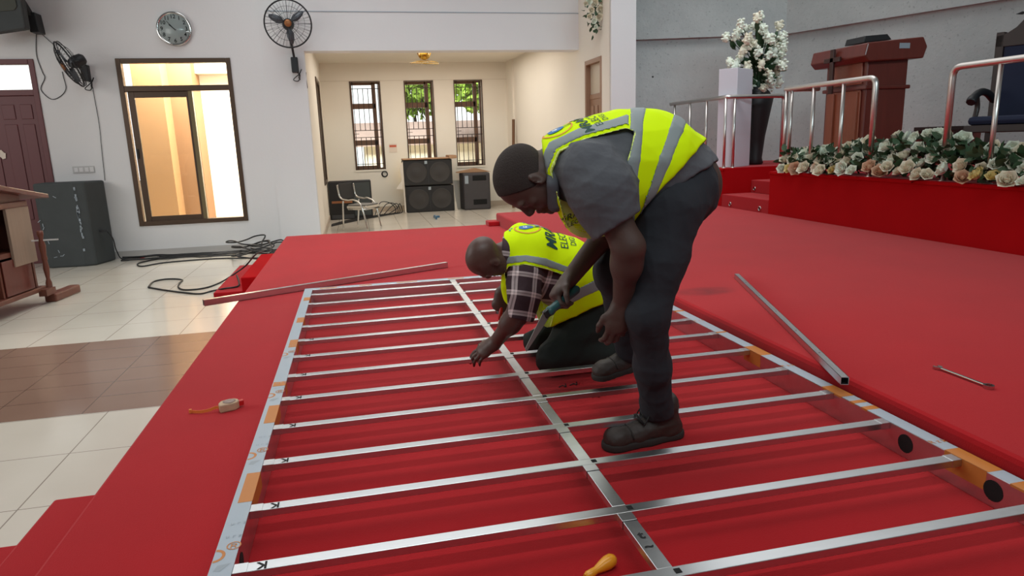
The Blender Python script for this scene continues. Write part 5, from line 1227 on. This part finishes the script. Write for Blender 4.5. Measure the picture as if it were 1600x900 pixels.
def vest_print(O, u, v, n, bvh, parent, S=1.0, text=True, t0=-.115, ts=1.0):
    """logo (orange ring, blue bulb with white bolt) and three lines of lettering printed on the vest; u: reading direction, v: up on the print"""
    ell = lambda r0x, r0y, r1x, r1y: (lambda a, b: ((r0x + (r1x - r0x) * b) * math.cos(2 * math.pi * (a * .93 + .04)) * S, ((r0y + (r1y - r0y) * b) * math.sin(2 * math.pi * (a * .93 + .04)) + .085) * S))
    lg = project_decal('logo_ring', *grid_poly(ell(.050, .062, .057, .069), 40, 1), O, u, v, n, bvh, 'print_orange', parent)
    def bulb(a, b):
        t = a; w = .026 * (math.sin(math.pi * min(1, .08 + t * .92)) ** .5) * (1 - .35 * t); return ((b - .5) * 2 * w * S, (.128 - .075 * t) * S)
    project_decal('logo_bulb', *grid_poly(bulb, 14, 5), O, u, v, n, bvh, 'print_blue', lg, .003)
    bolt = [(-.004, .108), (.008, .108), (.001, .094), (.009, .094), (-.006, .072), (-.001, .088), (-.009, .088)]
    project_decal('logo_bolt', [(x * S, y * S) for x, y in bolt], [(0, 1, 2), (0, 2, 6), (2, 3, 5), (2, 5, 6), (3, 4, 5)], O, u, v, n, bvh, 'print_white', lg, .0036)
    project_decal('logo_lead', *grid_poly(lambda a, b: ((b - .5) * .006 * S, (.055 - .035 * a) * S), 4, 1), O, u, v, n, bvh, 'print_green', lg, .003)
    for (x, y, a) in ((.022, .165, .5), (.0, .175, 0.1)):
        project_decal('logo_spark', *grid_poly(lambda p, q, x=x, y=y, a=a: ((x + (p - .5) * .02 * math.cos(a) - (q - .5) * .008 * math.sin(a)) * S, (y + (p - .5) * .02 * math.sin(a) + (q - .5) * .008 * math.cos(a)) * S), 3, 1), O, u, v, n, bvh, 'print_blue', lg, .003)
    if text:
        for s_, y, sz, bd in (('MRAMB', -.022, .062, .0012), ('ELECTR', -.076, .046, 0), ('DIGI', -.116, .034, 0)):
            vs, fs = subdivided_text(s_, sz * S * ts, bd); mnx = min(p[0] for p in vs)
            vs = [(p[0] - mnx + t0 * S + (.02 * S if sz < .06 else 0) + (.03 * S if sz < .04 else 0), p[1] + y * ts * S) for p in vs]
            project_decal('lettering', vs, fs, O, u, v, n, bvh, 'print_green', parent, .003)

def window(pts, keep_in, Y):
    """planes (normals pointing out of the window) through consecutive photo points at depth Y"""
    Q = [P(x, y, Y) for x, y in pts]; c = P(*keep_in, Y); out = []
    for a, b in zip(Q[:-1], Q[1:]): out.append(px_plane(a, b, c))
    return out
# ------------------------------------------------------------------ standing man, bent over the frame
YA = 2.20
pA = thing('person', (1.0, 2.2, 0.0), 'man in yellow vest and grey shirt standing bent over inside the frame, holding a tool', 'person', 'workers in yellow vests')
hipN = P(1060, 320, 2.10); hipF = P(1048, 318, 2.34); pel = P(1066, 290, 2.21)
kneeN = P(1017, 492, 2.05); ankN = P(1024, 640, 2.17); kneeF = P(964, 425, 2.44); ankF = P(990, 520, 2.55)
sp1 = P(1010, 262, 2.20); sp2 = P(945, 268, 2.19); sp3 = P(898, 262, 2.18); nk = P(862, 268, 2.18)
shN = P(925, 268, 2.03); elN = P(982, 386, 1.98); wrN = P(972, 476, 2.08)
shF = P(915, 282, 2.36); elF = P(946, 365, 2.42); wrF = P(889, 437, 2.40)
hdc = P(826, 281, 2.18)
UPA = unit(np.array([-.955, -.05, .24])); FWA = unit(np.array([-.25, -.05, -.95]))
def build_A():
    b = Sculpt()
    b.chain([pel, sp1, sp2, sp3], [.135, .145, .145, .11], .05)
    b.rc(sp3, nk, .075, .064, .05); b.rc(nk, hdc, .062, .060, .04)
    b.rc(shN, shF, .062, .062, .06)
    b.chain([shN, elN, wrN], [.062, .048, .031], .03); b.el((elN * .72 + wrN * .28), np.eye(3), np.array([.050, .050, .055]), .03)
    b.chain([shF, elF, wrF], [.062, .046, .032], .03)
    b.chain([P(1048, 325, 2.10), P(1013, 490, 2.06), ankN], [.08, .050, .036], .04); b.chain([hipF, kneeF, ankF], [.08, .052, .036], .04)
    A, q = head(b, hdc, UPA, FWA, 1.0)
    # near hand hangs half closed, far hand grips the tool
    hand(b, wrN, P(958, 545, 2.09) - wrN, np.array([.05, .95, 0.0]), .180, (.35, .5, .4), .06, -1, (.3, .5), .030)
    hand(b, wrF, P(862, 467, 2.36) - wrF, np.array([.55, -.35, -.75]), .185, (1.0, 1.1, .7), .05, 1, (.6, .9), .030)
    return b, A, q
bA, AxA, qA = build_A()
body, VbA, FbA = sculpt_obj('body', bA, 'skin', pA, 0.0048, 1)
# short black hair: shell over the skull
hs = Sculpt()
hs.el(qA(0, -.012, .035), AxA, np.array([.0775, .0985, .0855]), .02).el(qA(0, .010, .022), AxA, np.array([.0735, .0825, .088]), .02)
hs.plane(qA(0, .058, .058), unit(AxA[1] * .9 - AxA[2] * .55)); hs.plane(qA(0, -.02, -.035), -unit(AxA[2] * .95 - AxA[1] * .2))
sculpt_obj('hair', hs, 'hair', pA, 0.004, 1)
# trousers
def leg(sc, h, kn, an, r): return sc.chain([h, (h + kn) / 2 + 0, kn, (kn * .5 + an * .5), an], r, .04)
tr = Sculpt()
tr.chain([P(1035, 300, 2.2), P(1058, 292, 2.21)], [.13, .145], .05)
tr.rc(P(1060, 300, 2.14), P(1056, 300, 2.30), .106, .106, .06)
leg(tr, P(1045, 325, 2.10), P(1011, 490, 2.05), P(1027, 645, 2.17), [.115, .092, .071, .062, .060])
leg(tr, P(1045, 330, 2.32), kneeF, P(985, 548, 2.53), [.12, .105, .085, .07, .062])
tr.plane(*px_plane(P(990, 335, 2.2), P(1118, 232, 2.2), P(1040, 480, 2.2)))
tr.plane(P(1026, 652, 2.17), (0.05, 0, -1), .01)
trA, VtA, FtA = sculpt_obj('trousers', tr, 'denim', pA, 0.006, 2, (0.006, 26, 3))
obj('side_pocket', MB().prism([P(x, y, 1.965) for x, y in ((1070, 330), (1086, 335), (1082, 380), (1070, 375))], (0, 0, 0), (0, .012, 0)), 'denim', trA, bevel=.004) if False else None
# shirt: torso, loose short sleeves, collar
sh = Sculpt()
sh.chain([P(1060, 282, 2.21), sp1, sp2, sp3], [.150, .172, .172, .118], .05)
sh.rc(P(1070, 298, 2.14), P(1066, 300, 2.30), .112, .112, .05)
sh.chain([shN + (0.0, .03, 0), P(940, 300, 2.03), P(964, 357, 2.0)], [.100, .104, .085], .04)
sh.chain([shF, P(928, 320, 2.38), P(943, 350, 2.42)], [.085, .085, .075], .04)
sh.chain([sp3, P(872, 270, 2.18)], [.11, .085], .03)
sh.plane(*px_plane(P(855, 232, 2.18), P(868, 335, 2.18), P(1000, 270, 2.2)))
sh.plane(*px_plane(P(985, 388, 2.2), P(1122, 290, 2.2), P(940, 260, 2.2)))
sh.plane(*px_plane(P(930, 376, 2.0), P(992, 336, 2.0), P(900, 240, 2.0)))
shA, VsA, FsA = sculpt_obj('shirt', sh, 'shirt', pA, 0.006, 2, (0.006, 24, 5))
co = Sculpt(); co.rc(P(862, 262, 2.18), P(874, 268, 2.18), .088, .100, .02); co.rc(P(862, 290, 2.10), P(868, 318, 2.12), .03, .03, .03)
co.plane(*px_plane(P(852, 236, 2.18), P(856, 335, 2.18), P(1000, 270, 2.2))); co.plane(*px_plane(P(868, 225, 2.18), P(876, 335, 2.18), P(800, 270, 2.2)))
sculpt_obj('collar', co, 'shirt', shA, 0.005, 1, (0.002, 40, 2))
# vest
def vest_base_A():
    v = Sculpt()
    v.chain([P(1058, 275, 2.21), sp1, sp2, P(898, 258, 2.18)], [.160, .184, .186, .132], .05)
    v.rc(P(898, 258, 2.18), P(872, 258, 2.18), .128, .100, .03)
    v.rc(P(930, 320, 2.16), P(915, 325, 2.24), .10, .09, .05)               # front panels sagging under the chest
    v.rc(P(900, 300, 2.12), P(915, 335, 2.14), .085, .07, .05)
    v.plane(*px_plane(P(846, 225, 2.18), P(868, 345, 2.18), P(1000, 270, 2.2)))
    v.plane(*px_plane(P(986, 352, 2.2), P(1102, 222, 2.2), P(940, 260, 2.2)))
    return v
armc = Sculpt()
WINA = window([(884, 345), (862, 268), (874, 238), (912, 219), (978, 201), (992, 206), (968, 300)], (925, 290), 2.06) + [(np.array([0, 2.13, 0]), np.array([0, 1., 0]))]
def armhole_A(v):
    v.poly(WINA, .004)
    v.cutrc(P(926, 330, 2.45), P(940, 400, 2.48), .10, .10, .01)
    return v
vA = armhole_A(vest_base_A())
vestA, VvA, FvA = sculpt_obj('vest', vA, 'vest', pA, 0.006, 2, (0.007, 17, 9))
def strip(name, base_fn, planes, m, parent, g, fold, vox=.006):
    s_ = base_fn().grow(g)
    for p in planes: s_.plane(*p, .002)
    return sculpt_obj(name, s_, m, parent, vox, 2, fold)
def bandpl(a0, a1, b0, b1, Y):
    A0, A1, B0, B1 = P(*a0, Y), P(*a1, Y), P(*b0, Y), P(*b1, Y); mid = (A0 + A1 + B0 + B1) / 4
    return [px_plane(A0, A1, mid), px_plane(B0, B1, mid)]
full = lambda: armhole_A(vest_base_A())
strip('reflective_strip', full, bandpl((978, 165), (980, 360), (1008, 165), (1004, 360), 2.2) if False else bandpl((985, 165), (972, 350), (1010, 165), (992, 350), 2.2), 'reflective', vestA, .0028, (0.007, 17, 9))
strip('reflective_strip', full, bandpl((1055, 170), (996, 345), (1078, 180), (1012, 345), 2.2), 'reflective', vestA, .0028, (0.007, 17, 9))
def shoulder_A():
    v = full(); v.polyband(WINA, .012, .044); v.plane(*px_plane(P(984, 160, 2.1), P(984, 350, 2.1), P(880, 250, 2.1)), .002)
    v.plane(*px_plane(P(845, 278, 2.1), P(990, 235, 2.1), P(900, 200, 2.1)), .002); v.plane((0, 2.22, 0), (0, 1, 0), .002); return v
strip('reflective_strip', shoulder_A, [], 'reflective', vestA, .0028, (0.007, 17, 9), .005)
def pipe_A():
    v = full(); v.polyband(WINA, -.002, .006); return v
strip('piping', pipe_A, [], 'piping', vestA, .004, (0.007, 17, 9), .005)
bv = bvh_of(VvA, FvA)
n_ = unit([-.25, -.55, .80]); v_ = unit(np.array([-.9, 0, -.25]) - n_ * (np.array([-.9, 0, -.25]) @ n_)); u_ = np.cross(v_, n_)
vest_print(P(900, 202, 2.17), u_, v_, n_, bv, vestA, .75)
n_ = unit([-.75, -.45, -.45]); v_ = unit(np.array([-.3, -.1, .9]) - n_ * (np.array([-.3, -.1, .9]) @ n_)); u_ = np.cross(v_, n_)
for s_, dy, sz in (('MRAMB', 0, .030), ('ELECTR', -.026, .022)):
    vs, fs = subdivided_text(s_, sz); project_decal('lettering', [(p[0], p[1] + dy) for p in vs], fs, P(897, 336, 2.12), unit([.75, -.5, .4]), unit([-.2, -.3, .9]), unit([-.55, -.8, -.1]), bv, 'print_green', vestA, .003)
# boots
def boot(an, fw, z0, S, parent, label=None):
    fw = unit(np.array([fw[0], fw[1], fw[2] if len(fw) > 2 else 0])); up = unit(np.array([0, 0, 1.]) - fw * fw[2]); s_ = np.cross(up, fw)
    A = np.array([s_, fw, up]); h0 = np.array(an, float); q = lambda x, y, z: h0 + (s_ * x + fw * y + up * z) * S
    b = Sculpt()
    b.rc(q(0, -.005, .125), q(0, -.015, .04), .052 * S, .045 * S, .03); b.rc(q(0, -.035, .035), q(0, .05, .04), .038 * S, .044 * S, .03)
    b.rc(q(0, .03, .07), q(0, .12, .035), .042 * S, .038 * S, .03); b.rc(q(0, .11, .034), q(0, .185, .032), .043 * S, .040 * S, .025); b.el(q(0, .185, .035), A, np.array([.045, .045, .036]) * S, .02)
    b.plane(q(0, 0, .012), -up, .004); b.plane(q(0, 0, .158), unit(up + fw * .15), .006)
    o, V, F = sculpt_obj('boot', b, 'boot', parent, 0.005, 1, (0.003, 40, 4), label)
    so = Sculpt(); so.rc(q(0, -.035, .012), q(0, .07, .012), .047 * S, .042 * S, .03).rc(q(0, .07, .012), q(0, .19, .012), .044 * S, .048 * S, .03)
    so.plane(q(0, 0, .0), -up, .002); so.plane(q(0, 0, .026), up, .003)
    sculpt_obj('sole', so, 'sole', o, 0.005, 1)
    lc = MB()
    for k in range(4):
        y = .035 + .022 * k; z = (.127 - .433 * (y - .03)) ; lc.tube([q(-.032, y - .01, z - .016), q(-.016, y + .002, z + .003), q(0, y + .005, z + .008), q(.016, y + .008, z + .003), q(.032, y - .004, z - .016)], .0045, 5)
    lc.tube(smooth_path([q(0, .04, .125), q(-.04, .06, .11), q(-.045, .08, .075), q(-.02, .06, .105)], 4), .003, 5).tube(smooth_path([q(0, .04, .125), q(.035, .07, .12), q(.04, .10, .08), q(.01, .06, .11)], 4), .003, 5)
    obj('lace', lc, 'lace', o)
    obj('toe_seam', MB().tube([q(.0445 * math.cos(t_), .142 + .006 * math.sin(t_), .033 + .0425 * math.sin(t_)) for t_ in np.linspace(.1, 3.04, 14)], .003, 5), 'sole', o)
    tg = Sculpt(); tg.el(q(0, .055, .135), np.array([s_, unit(fw * .4 + up), unit(fw - up * .4)]), np.array([.026, .030, .007]) * S, .01)
    sculpt_obj('tongue', tg, 'lace', o, 0.005, 1)
    return o
f0 = atz(1028, 672, 0.0)
boot((f0[0] - .012, 2.185, 0.0), (-1, -.16), 0, 1.06, pA)
boot(tuple(P(995, 564, 2.56) + np.array([.02, 0, -.02])), (-.95, -.20, -.12), 0, 1.0, pA)
# tool in the far hand
a = P(897, 455, 2.37); b = P(852, 492, 2.30); d = unit(b - a); n = unit(np.cross(d, [0, 1, 0]))
t = thing('hand_tool', a, 'hand tool with teal grip and grey blade held by the standing man', 'tool')
g_ = Sculpt(); g_.rc(a + d * -.01, a + d * .10, .017, .016, .01); g_.rc(a + d * .10, a + d * .135, .012, .019, .01)
sculpt_obj('grip', g_, 'teal', t, .004, 1)
obj('ferrule', MB().obox(a + d * .15, (d, n, np.cross(d, n)), (.016, .014, .010)), 'black_plastic', t, bevel=.003)
e1 = np.cross(d, n); tip = P(822, 548, 2.26); d2 = unit(tip - (a + d * .16))
obj('blade', MB().prism([a + d * .155 + n * .018, a + d * .155 - n * .018, tip - n * .008, tip + n * .004], -e1 * .001, e1 * .002), mat('dull_steel_blade', (150, 146, 142), .4, metal=.7), t)
# ------------------------------------------------------------------ kneeling man reaching into the frame
pB = thing('person', (.95, 3.2, 0.0), 'man in yellow vest, plaid shirt and dark trousers kneeling inside the frame', 'person', 'workers in yellow vests')
YB = 3.2
def PB(x, y, Y): return aty(x, y, Y - 0.14)
hdB = PB(762, 402, 3.10); nkB = PB(792, 402, 3.16)
sB1 = PB(925, 455, 3.28); sB2 = PB(875, 428, 3.22); sB3 = PB(825, 402, 3.18)
shNB = PB(820, 432, 3.06); shFB = PB(815, 372, 3.36)
elNB = PB(808, 492, 3.02); wrNB = PB(774, 535, 3.14)
elFB = PB(800, 445, 3.42); wrFB = PB(785, 456, 3.40)
hNB = PB(932, 488, 3.22); hFB = PB(925, 470, 3.42); kNB = PB(866, 556, 3.11); kFB = PB(842, 520, 3.42); aNB = PB(965, 548, 3.12); aFB = PB(960, 528, 3.45)
kNB[2] = .085; kFB[2] = .085; aNB[2] = .075; aFB[2] = .075
UPB = unit(np.array([-.90, -.30, .12])); FWB = unit(np.array([-.22, .22, -.95]))
b = Sculpt()
b.chain([sB1, sB2, sB3], [.135, .14, .125], .05); b.rc(sB3, nkB, .085, .062, .05); b.rc(nkB, hdB, .06, .058, .04)
b.rc(shNB, shFB, .062, .06, .06); b.chain([shNB, elNB, wrNB], [.058, .046, .031], .03); b.el(elNB * .7 + wrNB * .3, np.eye(3), np.array([.048, .048, .05]), .03)
b.chain([shFB, elFB, wrFB], [.055, .045, .031], .03)
b.chain([hNB, kNB, aNB], [.085, .055, .04], .04); b.chain([hFB, kFB, aFB], [.085, .055, .04], .04)
AxB, qB = head(b, hdB, UPB, FWB, .90)
hand(b, wrNB, PB(752, 551, 3.16) - wrNB, np.array([.45, .55, -.7]), .17, (.15, .3, .3), .10, -1, (.3, .4), .029)
hand(b, wrFB, PB(780, 482, 3.40) - wrFB, np.array([.3, .75, -.1]), .18, (.75, .9, .6), .05, 1, (.6, .9), .029)
sculpt_obj('body', b, 'skin_shaved', pB, 0.0048, 1)
tr = Sculpt()
tr.chain([PB(915, 465, 3.28), PB(935, 482, 3.30)], [.15, .155], .05); tr.rc(PB(938, 492, 3.22), PB(932, 478, 3.42), .115, .115, .06)
tr.chain([hNB, (hNB + kNB) / 2, kNB], [.118, .105, .083], .04); tr.chain([kNB, (kNB + aNB) / 2, aNB], [.080, .074, .060], .03)
tr.chain([hFB, (hFB + kFB) / 2, kFB], [.115, .10, .08], .04); tr.chain([kFB, (kFB + aFB) / 2, aFB], [.078, .070, .060], .03)
tr.plane(*px_plane(PB(838, 512, 3.2), PB(946, 462, 3.2), PB(900, 560, 3.2)))
tr.plane((0, 0, .004), (0, 0, -1), .01)
sculpt_obj('trousers', tr, 'trouser_green', pB, 0.006, 2, (0.006, 24, 8))
for a_, s_ in ((aNB, 'n'), (aFB, 'f')):
    boot((a_[0] + .04, a_[1], .105), (.75, .05, -.50), 0, .95, pB)
# plaid shirt with weave directions along the near sleeve
sh = Sculpt()
sh.chain([PB(930, 460, 3.28), sB2, sB3], [.160, .158, .135], .05)
sh.chain([shNB, PB(815, 462, 3.03), PB(812, 492, 3.01)], [.082, .080, .072], .04); sh.chain([shFB, elFB], [.075, .065], .03)
sh.chain([sB3, PB(796, 400, 3.16)], [.10, .078], .03)
sh.plane(*px_plane(PB(783, 360, 3.1), PB(790, 440, 3.1), PB(900, 430, 3.2)))
sh.plane(*px_plane(PB(800, 497, 3.0), PB(838, 506, 3.0), PB(820, 420, 3.1)))
sh.plane(*px_plane(PB(845, 522, 3.2), PB(950, 484, 3.2), PB(850, 400, 3.2)))
dS = unit(PB(812, 492, 3.01) - shNB); uS = unit(np.cross(dS, [0, 1, 0])); 
shB, _, _ = sculpt_obj('shirt', sh, 'plaid', pB, 0.006, 2, (0.005, 24, 6), attr=lambda V: np.stack([V @ dS, V @ uS + .012, V @ np.cross(dS, uS)], 1))
cb = Sculpt(); cb.rc(PB(806, 398, 3.17), PB(790, 399, 3.15), .100, .088, .02); cb.plane(*px_plane(PB(786, 360, 3.1), PB(781, 440, 3.1), PB(900, 430, 3.2))); cb.plane(*px_plane(PB(800, 360, 3.1), PB(797, 440, 3.1), PB(700, 400, 3.1)))
sculpt_obj('collar', cb, 'plaid', shB, .005, 1, attr=lambda V: np.stack([V @ dS, V @ uS + .012, V @ np.cross(dS, uS)], 1))
def vest_base_B():
    v = Sculpt()
    v.chain([PB(936, 462, 3.28), PB(905, 446, 3.26), sB2, sB3], [.172, .178, .178, .150], .05)
    v.rc(sB3, PB(806, 398, 3.17), .148, .118, .03); v.rc(PB(815, 376, 3.34), PB(822, 425, 3.08), .085, .085, .05)
    v.rc(PB(800, 440, 3.14), PB(802, 462, 3.16), .06, .05, .05)
    v.rc(PB(868, 486, 3.16), PB(930, 470, 3.2), .09, .10, .06)
    v.plane(*px_plane(PB(788, 335, 3.15), PB(781, 480, 3.15), PB(900, 430, 3.2)))
    v.plane(*px_plane(PB(846, 518, 3.2), PB(945, 474, 3.2), PB(850, 400, 3.2)))
    return v
WINB = window([(806, 500), (789, 428), (795, 417), (821, 414), (850, 420), (882, 431), (862, 500)], (830, 460), 2.92) + [(np.array([0, 3.02, 0]), np.array([0, 1., 0]))]
def armhole_B(v):
    v.poly(WINB, .004)
    v.cutrc(PB(800, 420, 3.46), PB(792, 450, 3.46), .08, .08, .008)
    return v
fullB = lambda: armhole_B(vest_base_B())
vestB, VvB, FvB = sculpt_obj('vest', fullB(), 'vest', pB, 0.006, 2, (0.005, 18, 12))
fb = (0.005, 18, 12)
def shB_():
    v = fullB(); v.polyband(WINB, .012, .048); v.plane(*px_plane(PB(896, 330, 3.1), PB(884, 480, 3.1), PB(820, 400, 3.1)), .002)
    v.plane(*px_plane(PB(770, 425, 3.1), PB(900, 432, 3.1), PB(830, 380, 3.1)), .002); v.plane((0, 3.12, 0), (0, 1, 0), .002); return v
strip('reflective_strip', shB_, [], 'reflective', vestB, .0028, fb, .005)
def pipeB():
    v = fullB(); v.polyband(WINB, -.002, .006); return v
strip('piping', pipeB, [], 'piping', vestB, .004, fb, .005)
strip('reflective_strip', fullB, bandpl((850, 478), (946, 428), (850, 494), (946, 450), 3.15), 'reflective', vestB, .0028, fb)
def fs_(): 
    v = fullB(); v.plane(*px_plane(PB(850, 335, 3.3), PB(770, 375, 3.3), PB(800, 340, 3.3)), .002); return v
strip('reflective_strip', fullB, [px_plane(PB(778, 368, 3.3), PB(815, 348, 3.3), PB(860, 340, 3.3)), px_plane(PB(815, 348, 3.3), PB(870, 362, 3.3), PB(860, 340, 3.3)), px_plane(PB(790, 362, 3.3), PB(860, 348, 3.3), PB(820, 400, 3.3)) if False else px_plane(PB(779, 358, 3.3), PB(830, 340, 3.3), PB(820, 400, 3.3))], 'reflective', vestB, .0028, fb)
bv = bvh_of(VvB, FvB)
n_ = unit([-.15, -.62, .77]); v_ = unit(np.array([-.97, .02, .12]) - n_ * (np.array([-.97, .02, .12]) @ n_)); u_ = np.cross(v_, n_)
vest_print(PB(850, 380, 3.2), u_, v_, n_, bv, vestB, .9, t0=-.12, ts=1.25)
# red screwdriver in the far hand
a = PB(783, 484, 3.38); b_ = PB(778, 512, 3.36); d = unit(b_ - a)
t = thing('screwdriver', b_, 'thin red screwdriver held pointing down by the kneeling man', 'screwdriver')
obj('handle', MB().lathe([(.004, -.03), (.009, -.02), (.010, .03), (.006, .05)], a, d, 12), 'red_plastic', t)
obj('shank', MB().lathe([(.003, .05), (.003, .12)], a, d, 8), 'steel', t)
